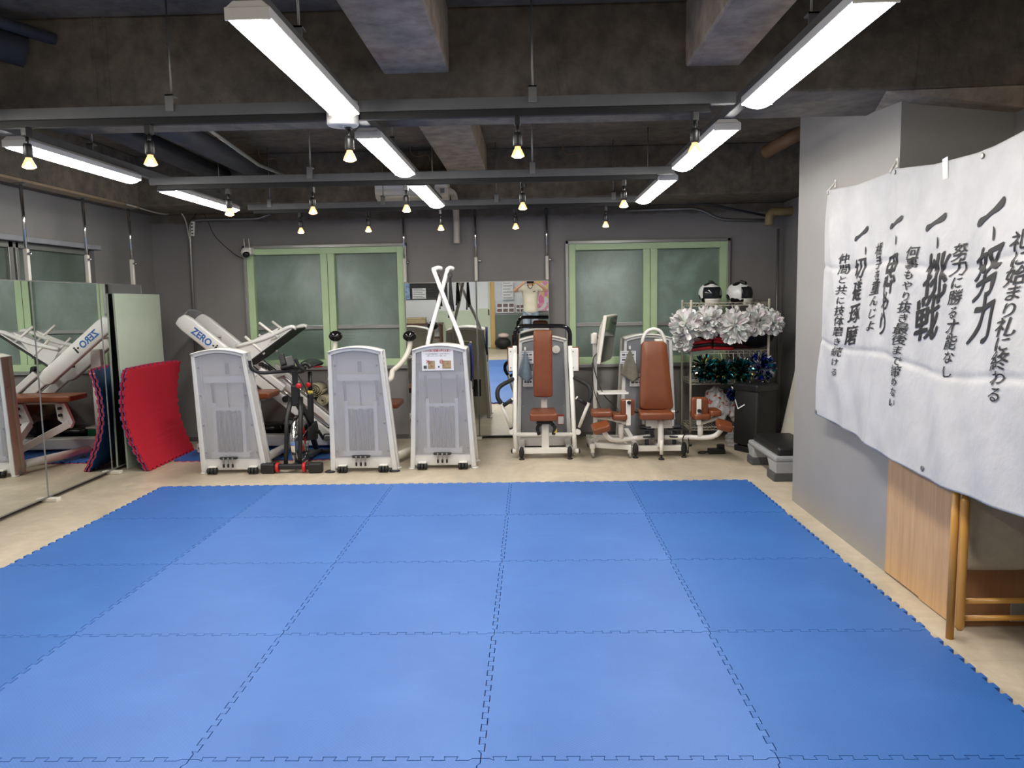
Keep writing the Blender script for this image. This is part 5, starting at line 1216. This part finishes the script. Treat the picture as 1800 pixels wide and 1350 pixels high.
# ------------------------------------------------------------------ wire shelf in the right corner
SX0, SX1, SY0, SY1 = 1.655, 2.455, 8.10, 8.56
M['cream_wire'] = plain('cream_coated_wire', S(206, 200, 182), .4, 0, .05)
T = Thing('wire_shelf', 'cream wire shelving rack in the far right corner', 'shelf', ((SX0 + SX1) / 2, 8.33, 0))
for x in (SX0, SX1):
    for y in (SY0, SY1):
        p = T.part('post', MB().cyl((x, y, .02), (x, y, 1.53), .0125, None, 14), M['cream_wire'])
        T.part('rubber_foot', MB().cyl((x, y, 0), (x, y, .022), .017, None, 14), M['black'], p)
ZS = (.20, .685, 1.0, 1.495)
for z in ZS:
    mb = MB()
    for dz in (0, -.03):
        mb.tube([(SX0, SY0, z + dz), (SX1, SY0, z + dz), (SX1, SY1, z + dz), (SX0, SY1, z + dz)], .0035, 6, True)
    for y in (SY0, SY1):                        # zigzag truss of the long sides
        n = 24; mb.tube([(SX0 + (SX1 - SX0) * k / n, y, z - (.03 if k % 2 else 0)) for k in range(n + 1)], .0024, 5)
    for x in (SX0, SX1): mb.tube([(x, SY0 + (SY1 - SY0) * k / 12, z - (.03 if k % 2 else 0)) for k in range(13)], .0024, 5)
    for k in range(1, 26): x = SX0 + (SX1 - SX0) * k / 26; mb.cyl((x, SY0, z), (x, SY1, z), .0018, None, 5)
    T.part('shelf_tray', mb, M['cream_wire'], fix=False)
# helmets
def helmet_mat():
    t = NT('black_and_white_patch_shell'); vo = t.n('ShaderNodeTexVoronoi'); vo.inputs['Scale'].default_value = 11; t.l(t.coord(), vo.inputs['Vector'])
    col = t.ramp(vo.outputs['Distance'], [(.5, S(22, 22, 23)), (.53, S(226, 226, 224))]); t.bsdf(col, .22); return t.m
M['helmet'] = helmet_mat(); M['visor'] = plain('dark_visor', S(30, 33, 36), .08)
def helmet(label, c, turn):
    c = Vector(c); T = Thing('helmet', label, 'helmet', (c.x, c.y, c.z - .125), 'patterned helmets')
    q = Matrix.Rotation(turn, 4, 'Z'); q.translation = c
    T.part('shell', MB(q).grid(lambda u, v: Vector((.118 * math.cos(2 * math.pi * u) * math.sin(.05 + v * 2.45), .138 * math.sin(2 * math.pi * u) * math.sin(.05 + v * 2.45), .125 * math.cos(.05 + v * 2.45))), 36, 20, .004), M['helmet'])
    T.part('visor', MB(q).grid(lambda u, v: Vector((.124 * math.cos(-2.55 + 1.96 * u) * math.sin(1.0 + v * .95), .146 * math.sin(-2.55 + 1.96 * u) * math.sin(1.0 + v * .95), .13 * math.cos(1.0 + v * .95))), 20, 12, .003), M['visor'])
    T.part('chin_guard', MB(q).grid(lambda u, v: Vector((.120 * math.cos(-2.4 + 1.66 * u) * (1 - .22 * v), .15 * math.sin(-2.4 + 1.66 * u) * (1 - .18 * v), -.052 - .072 * v)), 16, 6, .006), M['white_metal'])
    T.part('top_vent', MB(q).box((0, -.045, .118), (.05, .07, .03), (R(18), 0, 0), .01), M['black'])
    T.part('chin_strap', MB(q).tube(smooth_path([(-.10, .03, -.09), (-.16, -.03, -.118), (-.19, -.06, -.12)]), .009, 8), M['black'])
zt = ZS[3] + .006
helmet('black and white patterned helmet on the left of the wire shelf top', at(1248, 518, 8.30) + Vector((0, 0, .008)), R(4))
helmet('black and white patterned helmet on the right of the wire shelf top', at(1299, 517, 8.30) + Vector((0, 0, .004)), R(48))
# pompoms
def pearl():
    t = NT('pearly_white_film'); f = t.noise(t.coord(), 14, 3); col = t.ramp(f, [(.32, S(214, 226, 220)), (.5, S(236, 234, 230)), (.68, S(238, 220, 228))])
    t.bsdf(col, .28, 0, None, Coat_Weight=.5, Coat_Roughness=.1); return t.m
def metal_film():
    t = NT('teal_and_gold_foil'); vo = t.n('ShaderNodeTexVoronoi'); vo.inputs['Scale'].default_value = 28; t.l(t.coord(), vo.inputs['Vector'])
    sp = t.n('ShaderNodeSeparateColor'); t.l(vo.outputs['Color'], sp.inputs[0]); x = t.n('ShaderNodeValToRGB'); x.color_ramp.interpolation = 'CONSTANT'
    st = [(0, S(20, 110, 116)), (.25, S(16, 60, 66)), (.4, S(150, 132, 60)), (.52, S(14, 40, 34)), (.66, S(40, 150, 150)), (.8, S(190, 190, 180)), (.9, S(60, 64, 30))]
    e = x.color_ramp.elements
    while len(e) < len(st): e.new(.5)
    for el, (p, c) in zip(e, st): el.position = p; el.color = c
    t.l(sp.outputs[0], x.inputs[0]); t.bsdf(x.outputs[0], .2, .9); return t.m
def blue_film():
    t = NT('blue_and_silver_foil'); vo = t.n('ShaderNodeTexVoronoi'); vo.inputs['Scale'].default_value = 26; t.l(t.coord(), vo.inputs['Vector'])
    sp = t.n('ShaderNodeSeparateColor'); t.l(vo.outputs['Color'], sp.inputs[0]); x = t.n('ShaderNodeValToRGB'); x.color_ramp.interpolation = 'CONSTANT'
    st = [(0, S(26, 50, 160)), (.3, S(16, 26, 84)), (.45, S(206, 208, 214)), (.62, S(20, 110, 120)), (.78, S(230, 230, 234))]
    e = x.color_ramp.elements
    while len(e) < len(st): e.new(.5)
    for el, (p, c) in zip(e, st): el.position = p; el.color = c
    t.l(sp.outputs[0], x.inputs[0]); t.bsdf(x.outputs[0], .18, .9); return t.m
M['pearl'] = pearl(); M['foil'] = metal_film(); M['blue_foil'] = blue_film()
def pompom(label, c, r, mat, group, n=150, wide=.042, seed=0, hang=None):
    rnd = random.Random(seed); c = Vector(c); mb = MB()
    for i in range(n):
        d = Vector((rnd.gauss(0, 1), rnd.gauss(0, 1) * .85, rnd.gauss(0, 1))).normalized(); s_ = d.orthogonal().normalized(); s_.rotate(Matrix.Rotation(rnd.uniform(0, 6.28), 3, d)); b = d.cross(s_)
        L = r * rnd.uniform(.8, 1.05); w = wide * rnd.uniform(.6, 1.1); bend = rnd.uniform(-.5, .5) * r; vs = []
        for k in range(5):
            t = k / 4; ww = w * (.25 + .75 * min(1, t * 1.6)) * (1 if k < 4 else .75)
            p = c + d * (L * (.12 + .88 * t)) + b * bend * t * t; q = .25 * w * math.sin(3 * t + i)
            vs += [p - s_ * ww / 2 + b * q, p + b * q * .2 + d * (.012 if k == 4 else 0), p + s_ * ww / 2 - b * q]
        mb.add(vs, [[3 * k + j, 3 * k + j + 1, 3 * k + j + 4, 3 * k + j + 3] for k in range(4) for j in (0, 1)])
    T = Thing('pompom', label, 'pompom', c, group)
    T.part('streamers', mb, mat, fix=False)
    h = hang if hang else c + Vector((0, 0, r * 1.2))
    T.part('loop', MB().tube([c, (c + h) / 2 + Vector((.01, 0, 0)), h], .004, 6), M['white_metal'])
YP = 7.96
for i, ((px, py), r, lb) in enumerate((((1206, 572), .165, 'white pompom at the left end of the shelf, beside the hoop machine'), ((1246, 566), .17, 'white pompom hanging under the left helmet'), ((1292, 572), .18, 'large white pompom hanging under the right helmet'), ((1330, 563), .155, 'white pompom hanging near the right shelf post'), ((1357, 566), .125, 'white pompom at the far right end of the shelf'), ((1200, 602), .105, 'small white pompom dangling lowest at the left shelf post'))):
    p = at(px, py, YP + (.05 if i % 2 else 0)); pompom(lb, p, r, M['pearl'], 'white pompoms on the shelf', 170, .06, i + 1, Vector((p.x, SY0 - .01, ZS[3] - .03)) if i < 5 else None)
for i, ((px, py), r, lb, mt) in enumerate((((1240, 648), .135, 'teal and gold foil pompom nearest the left shelf post', 'foil'), ((1270, 652), .13, 'teal and gold foil pompom, second along the middle shelf', 'foil'), ((1302, 650), .125, 'teal and gold foil pompom, third along the middle shelf', 'foil'), ((1338, 645), .155, 'blue and silver foil pompom at the right of the shelf', 'blue_foil'), ((1291, 694), .075, 'small blue foil pompom hanging low beside the black case', 'blue_foil'))):
    p = at(px, py, 8.02); pompom(lb, p, r, M[mt], 'foil pompoms on the shelf', 150, .04, i + 20, Vector((p.x, SY0 - .006, ZS[2] - .03)))
for k, px in enumerate((1255, 1281, 1297, 1307, 1318, 1328, 1338)):
    p = at(px, 622, SY0 - .008); single('shelf_hook', 'small pale hook on the rail above the foil pompoms', 'hook', MB().tube(smooth_path([(p.x, SY0 + .006, ZS[2] + .004), (p.x, SY0 - .008, ZS[2] - .004), (p.x, SY0 - .010, ZS[2] - .05), (p.x + .012, SY0 - .010, ZS[2] - .065)]), .0025, 6), M['cream_wire'], p, 'shelf rail hooks')
# red striped mitts on the second shelf
M['red_cloth'] = plain('red_vinyl', S(178, 26, 36), .42)
for (px, py), Yd, w_, lb, ry in (((1226, 620), 8.22, .235, 'red black striped kick mitt, left one lying on the shelf', -6), ((1266, 621), 8.24, .21, 'red black striped kick mitt, right one lying on the shelf', 3), ((1250, 604), 8.22, .22, 'red black striped kick mitt on top of two others', 7)):
    p = at(px, py, Yd); z = 1.058 if py > 610 else 1.166; zb = z - .052
    T = Thing('kick_mitt', lb, 'mitt', (p.x, Yd, zb), 'striped kick mitts')
    for dz, mt, g in ((-.034, 'red_cloth', 0), (0, 'black', .006), (.034, 'red_cloth', 0)):
        T.part('stripe' if mt == 'black' else 'panel', MB().box((p.x, Yd, z + dz), (w_ - g, .30 - g, .033), (0, R(ry), 0), .012), M[mt])
    T.part('handle', MB().tube(smooth_path([(p.x - .06, Yd, z + .05), (p.x - .03, Yd, z + .075), (p.x + .03, Yd, z + .075), (p.x + .06, Yd, z + .05)]), .010, 8), M['black'])
p = at(1333, 600, 8.3); single('dark_bag', 'black bag bulging on the right of the second shelf', 'bag', MB().ball((p.x - .02, 8.33, ZS[2] + .155), (.19, .16, .15), 18, 12), M['rubber'], (p.x, 8.3, ZS[2]))
p = at(1290, 620, 8.3); single('folded_pad', 'dark red folded pad between mitts and black bag', 'pad', MB().prism([(0, 0), (.30, 0), (.26, .03), (.14, .06), (.05, .15), (0, .15)], (p.x - .09, 8.40, ZS[2] + .006), (1, 0, 0), (0, 0, 1), .2, .01), plain('wine_red_vinyl', S(96, 20, 28), .5), p)
# papers on the third shelf, bags on the lowest
for k, lb in enumerate(('lowest white paper folder on the third shelf', 'middle white paper folder on the third shelf', 'topmost white paper folder on the third shelf')):
    single('paper_folder', lb, 'folder', MB().box((1.80 + .012 * k, 8.30, ZS[1] + .012 + .017 * k), (.26 - .02 * k, .32, .014), (0, 0, R(4 - 5 * k)), .002), M['white_paper'], (1.8, 8.3, ZS[1]), 'folders on the third shelf')
def print_bag():
    t = NT('printed_plastic_bag'); f = t.noise(t.coord(), 9, 5, .6, 1); vo = t.noise(t.coord(), 16, 2)
    col = t.mix(t.ramp(vo, [(.60, (0, 0, 0, 1)), (.63, (1, 1, 1, 1))]), t.ramp(f, [(.3, S(206, 206, 208)), (.7, S(232, 232, 232))]), S(196, 70, 66)); t.bsdf(col, .3, 0, t.bump(f, .6, .03)); return t.m
M['bag'] = print_bag()
def bag(label, c, r, seed, mat):
    rnd = random.Random(seed); ph = [rnd.uniform(0, 6.28) for _ in range(6)]
    def f(u, v):
        a = 2 * math.pi * u; t = .08 + v * (math.pi - .16); k = 1 + .10 * math.sin(5 * a + ph[0] + 3 * t) + .08 * math.sin(9 * a + 4 * t + ph[1]) + .06 * math.sin(11 * t + ph[2])
        return Vector(c) + Vector((r[0] * k * math.sin(t) * math.cos(a), r[1] * k * math.sin(t) * math.sin(a), r[2] * max(-.92, k * math.cos(t))))
    single('plastic_bag', label, 'bag', MB().grid(f, 40, 24), mat, c)
bag('white printed plastic bag on the lowest shelf behind the knee pad', (1.97, 8.32, ZS[0] + .19), (.14, .14, .18), 2, M['bag'])
bag('large white printed plastic bag on the lowest shelf beside the black case', (2.22, 8.30, ZS[0] + .16), (.12, .15, .15), 5, M['bag'])
single('dark_bundle', 'black cloth bundle lying on top of the plastic bags', 'bundle', MB().ball((2.16, 8.36, ZS[0] + .36), (.14, .12, .055), 18, 10, (0, R(-12), 0)), M['rubber'], (2.16, 8.36, .52))

# ------------------------------------------------------------------ black case, step platform, leaning board, small things
T = Thing('speaker_case', 'black case with a white chevron standing before the wire shelf', 'speaker', (2.24, 7.80, 0))
c = Vector((2.245, 7.80, .365)); w_, d_, h_ = .29, .32, .60
T.part('body', MB().box(c, (w_, d_, h_), (0, R(1.5), R(30)), .03, 3), M['rubber'])
q = Matrix.Rotation(R(30), 4, 'Z'); q.translation = Vector((2.245, 7.80, .365))
T.part('lid', MB(q).box((0, 0, .29), (w_ + .016, d_ + .016, .075), None, .02, 3), M['black'])
T.part('handle', MB(q).tube(fillet([(-.10, -.02, .315), (-.10, -.02, .35), (.10, -.02, .35), (.10, -.02, .315)], .02), .010, 10), M['gloss_black'])
T.part('foot', MB(q).box((-.11, 0, -.335), (.06, .3, .06), None, .01).box((.11, 0, -.335), (.06, .3, .06), None, .01), M['rubber'])
T.part('chevron', MB(q).bar((-.149, .13, .16), (-.150, .09, .07), .008, .004, 0, (1, 0, 0)).bar((-.150, .09, .07), (-.149, .0, .12), .012, .004, 0, (1, 0, 0)), M['white_paper'])
T = Thing('step_platform', 'grey aerobic step with black padded top beside the pillar', 'step', (2.24, 6.88, 0))
sx0, sx1, sy0, sy1 = 2.035, 2.42, 6.48, 7.30; gs = plain('light_grey_step_plastic', S(150, 152, 156), .5, 0, .04); gd = plain('dark_grey_plastic', S(72, 74, 78), .55)
T.part('deck', MB().bb((sx0, sy0, .165), (sx1, sy1, .215), .018), gs)
for a, b in ((sy0, sy0 + .2), (sy1 - .16, sy1)):
    lg = T.part('leg', MB().prism([(a - .0, .166), (b + .05, .166), (b - .01, .10), (b - .02, .06), (a + .0, .06)], ((sx0 + sx1) / 2, 0, 0), (0, 1, 0), (0, 0, 1), sx1 - sx0 - .012, .01), gs)
    T.part('riser', MB().bb((sx0 - .008, a - .006, 0), (sx1 + .008, b - .0, .075), .01), gd, lg)
T.part('pad', MB().bb((sx0 + .03, sy0 + .02, .212), (sx1 - .005, sy1 - .06, .285), .022, 3), M['black'])
mb = MB(); n = Vector((.02, 0, .004))
q = [Vector((2.45, 7.36, .004)), Vector((2.45, 7.75, .004)), Vector((2.775, 7.75, 1.62)), Vector((2.775, 7.36, 1.62))]
mb.add(q + [p + n for p in q], [[0, 1, 2, 3], [7, 6, 5, 4], [0, 1, 5, 4], [1, 2, 6, 5], [2, 3, 7, 6], [3, 0, 4, 7]])
mb.cyl(q[0].lerp(q[3], .62) + Vector((-.004, .05, 0)), q[0].lerp(q[3], .62) + Vector((.004, .05, 0)), .012)
single('leaning_board', 'off-white board leaning against the right wall beyond the pillar', 'board', mb, plain('off_white_board', S(196, 190, 176), .5, 0, .04), (2.6, 7.55, 0))
c = fl(1261, 799); T = Thing('power_adapter', 'black power adapter box lying on the floor under the knee pad', 'adapter', c)
T.part('box', MB().box(c + Vector((.0, .05, .026)), (.16, .09, .05), None, .006), M['black']); T.part('plug', MB().box(c + Vector((.055, .1, .06)), (.07, .05, .05), None, .006), M['black'])
T.part('cord', MB().tube(smooth_path([c + Vector((-.08, .05, .02)), c + Vector((-.14, .04, .006)), c + Vector((-.17, .08, .006)), c + Vector((-.13, .13, .006)), c + Vector((-.04, .12, .006))]), .005, 8), M['rubber'])
t = NT('clear_plastic_film'); b = t.n('ShaderNodeBsdfPrincipled'); b.inputs['Base Color'].default_value = S(210, 212, 214); b.inputs['Roughness'].default_value = .2; tr = t.n('ShaderNodeBsdfTransparent'); mx = t.n('ShaderNodeMixShader'); mx.inputs[0].default_value = .22
t.l(tr.outputs[0], mx.inputs[1]); t.l(b.outputs[0], mx.inputs[2]); t.l(mx.outputs[0], t.out.inputs[0]); M['film'] = t.m
c = at(1288, 776, 8.02); bag('clear plastic bag on the floor left of the black case', (c.x, 8.0, .085), (.075, .07, .08), 9, M['film'])
# ------------------------------------------------------------------ the side of the room seen only in the mirrors
M['white_wall'] = plain('white_wall', S(226, 228, 232), .6, 0, .03, 2)
M['pale_green'] = plain('pale_green_panel', S(196, 208, 186), .5, 0, .03)
M['sage'] = plain('grey_green_wall', S(104, 116, 108), .6, 0, .05, 2)
M['pine'] = wood('pine_frame', S(196, 156, 96), S(216, 180, 120))
WB = (-.83, 2.35, .79, 2.2); WC = (-3.0, -1.95, 1.16, 2.1)
struct('wall_front', pane_wall('y', YF - .2, .2, XL - .2, 2.57, 0, ZC, [WB, WC]), M['white_wall'])
struct('trim_3', MB().bb((-.84, YF, 0), (2.57, YF + .012, .785)), M['sage'])
struct('trim_4', MB().bb((-2.2, YF, 0), (-1.32, YF + .014, .88)).bb((-2.2, YF, .88), (-1.32, YF + .02, .90)), M['pale_green'])
d = struct('door_1', MB().bb((-1.29, YF + .002, .01), (-.95, YF + .035, .94), .003).bb((-1.29, YF + .002, .94), (-1.24, YF + .035, 2.0)).bb((-1.0, YF + .002, .94), (-.95, YF + .035, 2.0)).bb((-1.29, YF + .002, 1.94), (-.95, YF + .035, 2.0)), M['pale_green'])
struct('door_panel', MB().bb((-1.24, YF + .008, .94), (-1.0, YF + .02, 1.94)), M['white_wall'], d)
struct('door_handle', MB().bb((-1.0, YF + .035, .78), (-.975, YF + .05, .92), .004), M['black'], d)
struct('trim_5', MB().bb((-.945, YF, 0), (-.845, YF + .05, 2.1), .004), M['pine'])
w4 = struct('window_4', MB().bb((WB[0], YF - .09, WB[2] - .01), (WB[1], YF + .02, WB[2] + .02)).bb((WB[0], YF - .09, WB[3] - .03), (WB[1], YF, WB[3])).bb((.72, YF - .08, WB[2]), (.77, YF - .03, WB[3])), M['alu'])
struct('pane', MB().bb((WB[0], YF - .07, WB[2] + .02), (WB[1], YF - .064, WB[3] - .03)), plain('white_blind_glass', S(222, 226, 230), .3, 0, .04), w4)
w5 = struct('window_5', MB().bb((WC[0], YF - .06, WC[2]), (WC[1], YF - .05, WC[3])), M['dark_metal'])
lv = MB()
for k in range(26): lv.box(((WC[0] + WC[1]) / 2, YF - .02, WC[2] + .02 + k * .036), (WC[1] - WC[0], .03, .004), (R(38), 0, 0))
struct('blind', lv, M['alu'], w5)
def sheet(label, x0, x1, z0, z1, mat, extra=None, name='poster', cat='poster', y=None):
    y = YF + .004 if y is None else y
    T = Thing(name, label, cat, ((x0 + x1) / 2, y, z0)); T.part('sheet', MB().bb((x0, y - .002, z0), (x1, y + .001, z1)), mat)
    if extra: extra(T, x0, x1, z0, z1, y)
def lines(T, x0, x1, z0, z1, y):
    mb = MB(); n = 6
    for k in range(n): z = z0 + (z1 - z0) * (k + .5) / n; mb.bb((x0 + .02, y + .001, z - .006), (x1 - .02 - (.05 if k % 2 else 0), y + .002, z + .006))
    T.part('print', mb, M['weight'])
def cells(T, x0, x1, z0, z1, y):
    mb = MB()
    for i in range(3):
        for j in range(2): cx = x0 + (x1 - x0) * (i + .5) / 3; cz = z0 + (z1 - z0) * (j + .5) / 2; mb.bb((cx - (x1 - x0) * .13, y + .001, cz - (z1 - z0) * .17), (cx + (x1 - x0) * .13, y + .002, cz + (z1 - z0) * .17))
    T.part('print', mb, plain('dim_photo_print', S(120, 100, 96), .5, 0, .5, 24))
sheet('white calendar sheet on the dark slatted window in the mirror', -2.78, -2.46, 1.19, 1.44, M['white_paper'], lines, 'calendar', 'calendar', YF + .012)
sheet('narrow blue and white poster left of the calendar in the mirror', -2.96, -2.84, 1.18, 1.9, plain('blue_white_print', S(150, 176, 214), .5, 0, .4, 16), lines, y=YF + .012)
sheet('white notice with small pictures on the white window in the mirror', -.80, -.38, .83, 1.06, M['white_paper'], cells, y=YF + .03)
sheet('white notice with lines of print above the small pictures in the mirror', -.66, -.40, 1.14, 1.56, M['white_paper'], lines, y=YF + .03)
sheet('white notice with pictures left of the photographer in the mirror', -.34, -.06, .83, 1.02, M['white_paper'], cells, y=YF + .03)
def blossom():
    t = NT('pink_blossom_print'); vo = t.n('ShaderNodeTexVoronoi'); vo.inputs['Scale'].default_value = 9; t.l(t.coord(), vo.inputs['Vector']); sp = t.n('ShaderNodeSeparateColor'); t.l(vo.outputs['Color'], sp.inputs[0])
    col = t.ramp(sp.outputs[0], [(.35, S(236, 236, 240)), (.45, S(236, 130, 176)), (.75, S(250, 190, 214)), (.9, S(240, 214, 90))]); t.bsdf(col, .5); return t.m
sheet('white sheet with pink blossom print beside the photographer in the mirror', .02, .62, .86, 1.9, blossom(), None, 'poster', 'poster', YF + .03)
T = Thing('side_table', 'small dark brown table under the slatted window in the mirror', 'table', (-2.52, YF + .25, 0))
bw = wood('dark_table_wood', S(70, 44, 34), S(92, 60, 46)); T.part('table_top', MB().bb((-2.98, YF + .03, .60), (-2.06, YF + .45, .63), .004), bw)
for x in (-2.94, -2.1):
    for y in (YF + .07, YF + .41): T.part('leg', MB().bb((x - .02, y - .02, 0), (x + .02, y + .02, .6)), bw)
T.part('lower_shelf', MB().bb((-2.94, YF + .07, .28), (-2.1, YF + .41, .30)), bw)
T = Thing('wicker_box', 'beige box standing on the dark table in the mirror', 'box', (-2.66, YF + .25, .63)); T.part('body', MB().bb((-2.88, YF + .12, .631), (-2.45, YF + .38, .74), .01), plain('beige_wicker', S(176, 160, 126), .7, 0, .25, 60, .4, 120)); T.part('lid', MB().bb((-2.89, YF + .11, .74), (-2.44, YF + .39, .765), .008), plain('beige_wicker_lid', S(186, 170, 136), .7))
single('sports_bag', 'black sports bag on the floor by the pine door post in the mirror', 'bag', MB().ball((-.66, YF + .28, .14), (.19, .16, .138), 18, 12), M['rubber'], (-.66, YF + .28, 0))
single('cloth_bundle', 'pale pink cloth bundle lying on the black sports bag', 'bundle', MB().ball((-.64, YF + .28, .315), (.13, .11, .06), 16, 10), plain('pale_pink_cloth', S(214, 190, 186), .8), (-.64, YF + .28, .27))

# ------------------------------------------------------------------ the photographer, seen in the far mirror
def skin(verts, edges, sub=2):
    me = bpy.data.meshes.new('skin'); me.from_pydata([v[0] for v in verts], edges, []); o = bpy.data.objects.new('skin', me); COL.objects.link(o)
    o.modifiers.new('s', 'SKIN').use_smooth_shade = True
    for i, (p, r) in enumerate(verts):
        sv = me.skin_vertices[0].data[i]; sv.radius = (r, r) if not isinstance(r, tuple) else r; sv.use_root = (i == 0)
    o.modifiers.new('d', 'SUBSURF').levels = sub
    dg = bpy.context.evaluated_depsgraph_get(); e = o.evaluated_get(dg); m2 = e.to_mesh()
    mb = MB(); mb.add([v.co.copy() for v in m2.vertices], [list(p.vertices) for p in m2.polygons], True)
    e.to_mesh_clear(); bpy.data.objects.remove(o); bpy.data.meshes.remove(me); return mb
PX_, PY_ = .0, -.40
T = Thing('person', 'person in cream polo shirt and light jeans holding up a phone, mirrored', 'person', (PX_, PY_, 0))
V = []; E_ = []
def chain(start, pts):
    prev = start
    for p, r in pts:
        V.append(((PX_ + p[0], PY_ + p[1], p[2]), r)); i = len(V) - 1
        if prev is not None: E_.append((prev, i))
        prev = i
    return prev
pel = chain(None, [((0, 0, .95), (.15, .105))])
neck = chain(pel, [((0, 0, 1.08), (.135, .095)), ((0, .01, 1.22), (.15, .105)), ((0, .0, 1.36), (.15, .10)), ((0, -.01, 1.455), (.085, .07)), ((0, .0, 1.52), .055)])
chain(neck, [((0, .015, 1.58), (.062, .075)), ((0, .02, 1.64), (.072, .09)), ((0, .01, 1.70), (.074, .095)), ((0, .0, 1.745), (.058, .075))])
chest = 3
for s in (-1, 1):
    el = chain(chest, [((s * .17, -.01, 1.415), .06), ((s * .26, .05, 1.385), .048), ((s * .365, .16, 1.355), .042)])
    wr = chain(el, [((s * .28, .25, 1.44), .037), ((s * .15, .315, 1.535), .027)])
    pm = chain(wr, [((s * .125, .325, 1.555), .030), ((s * .105, .333, 1.575), (.034, .02))])
    for k, (dz, ln) in enumerate(((.030, .055), (.012, .062), (-.006, .058), (-.022, .047))):
        chain(pm, [((s * .092, .345, 1.578 + dz * .8), .0095), ((s * (.085 - .2 * ln), .362, 1.58 + dz), .0088), ((s * (.082 - .5 * ln), .366, 1.582 + dz), .008)])
    chain(pm, [((s * .10, .32, 1.54), .011), ((s * .082, .325, 1.522), .0095), ((s * .068, .335, 1.518), .008)])
for s in (-1, 1):
    chain(pel, [((s * .085, 0, .86), (.085, .09)), ((s * .095, .01, .68), .075), ((s * .10, .015, .50), .058), ((s * .105, .0, .30), .05), ((s * .11, -.02, .10), .036), ((s * .115, .0, .055), (.04, .045)), ((s * .125, .10, .04), (.042, .032)), ((s * .13, .15, .035), (.036, .026))])
sk = plain('skin', S(206, 160, 130), .5, 0, .04)
body = T.part('body', skin(V, E_, 2), sk)
V = []; E_ = []; r0 = chain(None, [((0, 0, .82), (.185, .135))]); t3 = chain(r0, [((0, 0, .95), (.18, .13)), ((0, 0, 1.06), (.172, .128)), ((0, .01, 1.22), (.185, .13)), ((0, .0, 1.37), (.18, .12))])
chain(t3, [((0, -.01, 1.452), (.085, .078)), ((0, -.008, 1.485), (.068, .07))])
for s in (-1, 1): chain(t3, [((s * .18, -.01, 1.415), .078), ((s * .25, .04, 1.39), .07), ((s * .31, .10, 1.37), .066)])
shirt = T.part('polo_shirt', skin(V, E_, 2), plain('cream_polo', S(222, 212, 190), .8, 0, .05, 8, .2, 80))
T.part('chest_logo', MB().box((PX_ + .085, PY_ + .128, 1.345), (.05, .012, .014), (0, R(-12), 0), .004), M['ink'], shirt)
T.part('neck_strap', MB().tube(smooth_path([(PX_ - .06, PY_ + .03, 1.50), (PX_ - .04, PY_ + .10, 1.44), (PX_, PY_ + .125, 1.41), (PX_ + .04, PY_ + .10, 1.44), (PX_ + .06, PY_ + .03, 1.50)]), .007, 8), M['black'], shirt)
V = []; E_ = []; r0 = chain(None, [((0, 0, .965), (.165, .12))])
for s in (-1, 1): chain(r0, [((s * .088, 0, .85), (.098, .105)), ((s * .098, .01, .68), .09), ((s * .104, .015, .50), .078), ((s * .108, .0, .28), .07), ((s * .112, -.015, .11), .064)])
T.part('jeans', skin(V, E_, 2), plain('light_blue_denim', S(160, 176, 194), .85, 0, .12, 7, .2, 90))
for s in (-1, 1): T.part('shoe', MB().grid(lambda u, v: Vector((PX_ + s * .12 + .052 * math.cos(2 * math.pi * u) * math.sin(.1 + 2.95 * v), PY_ + .055 - .15 * math.cos(.1 + 2.95 * v) * (1), .05 + .048 * math.sin(2 * math.pi * u) * math.sin(.1 + 2.95 * v))), 18, 14), M['white_metal'])
hd = Vector((PX_, PY_ + .012, 1.69))
hair = T.part('hair', MB().grid(lambda u, v: hd + Vector((.086 * math.cos(2 * math.pi * u) * math.sin(1.5 * v + .02), -.012 + .108 * math.sin(2 * math.pi * u) * math.sin(1.5 * v + .02), .02 + .075 * math.cos(1.5 * v + .02) - (.045 if math.sin(2 * math.pi * u) < .2 else .0) * v)), 24, 12, .008), plain('black_hair', S(26, 22, 20), .5, 0, .2, 50, .4, 200))
for s in (-1, 1):
    e = T.part('eye', MB().ball((PX_ + s * .032, PY_ + .098, 1.672), (.013, .008, .008), 12, 8), M['white_metal'], body); T.part('brow', MB().bar((PX_ + s * .018, PY_ + .103, 1.692), (PX_ + s * .046, PY_ + .094, 1.693), .006, .006), M['ink'], body)
    T.part('ear', MB().ball((PX_ + s * .077, PY_ + .01, 1.665), (.012, .022, .032), 12, 8), sk, body)
T.part('nose', MB().ball((PX_, PY_ + .112, 1.648), (.013, .016, .024), 12, 8), sk, body)
T.part('mouth', MB().ball((PX_, PY_ + .098, 1.608), (.024, .008, .007), 12, 8), plain('lips', S(176, 104, 96), .5), body)
T = Thing('smartphone', 'dark phone held up by the photographer in the mirror', 'phone', (0, -.03, 1.53))
T.part('body', MB().box((.0, -.026, 1.566), (.158, .009, .076), None, .003), M['gloss_black']); T.part('screen', MB().box((0, -.0312, 1.566), (.15, .001, .07)), M['visor'])
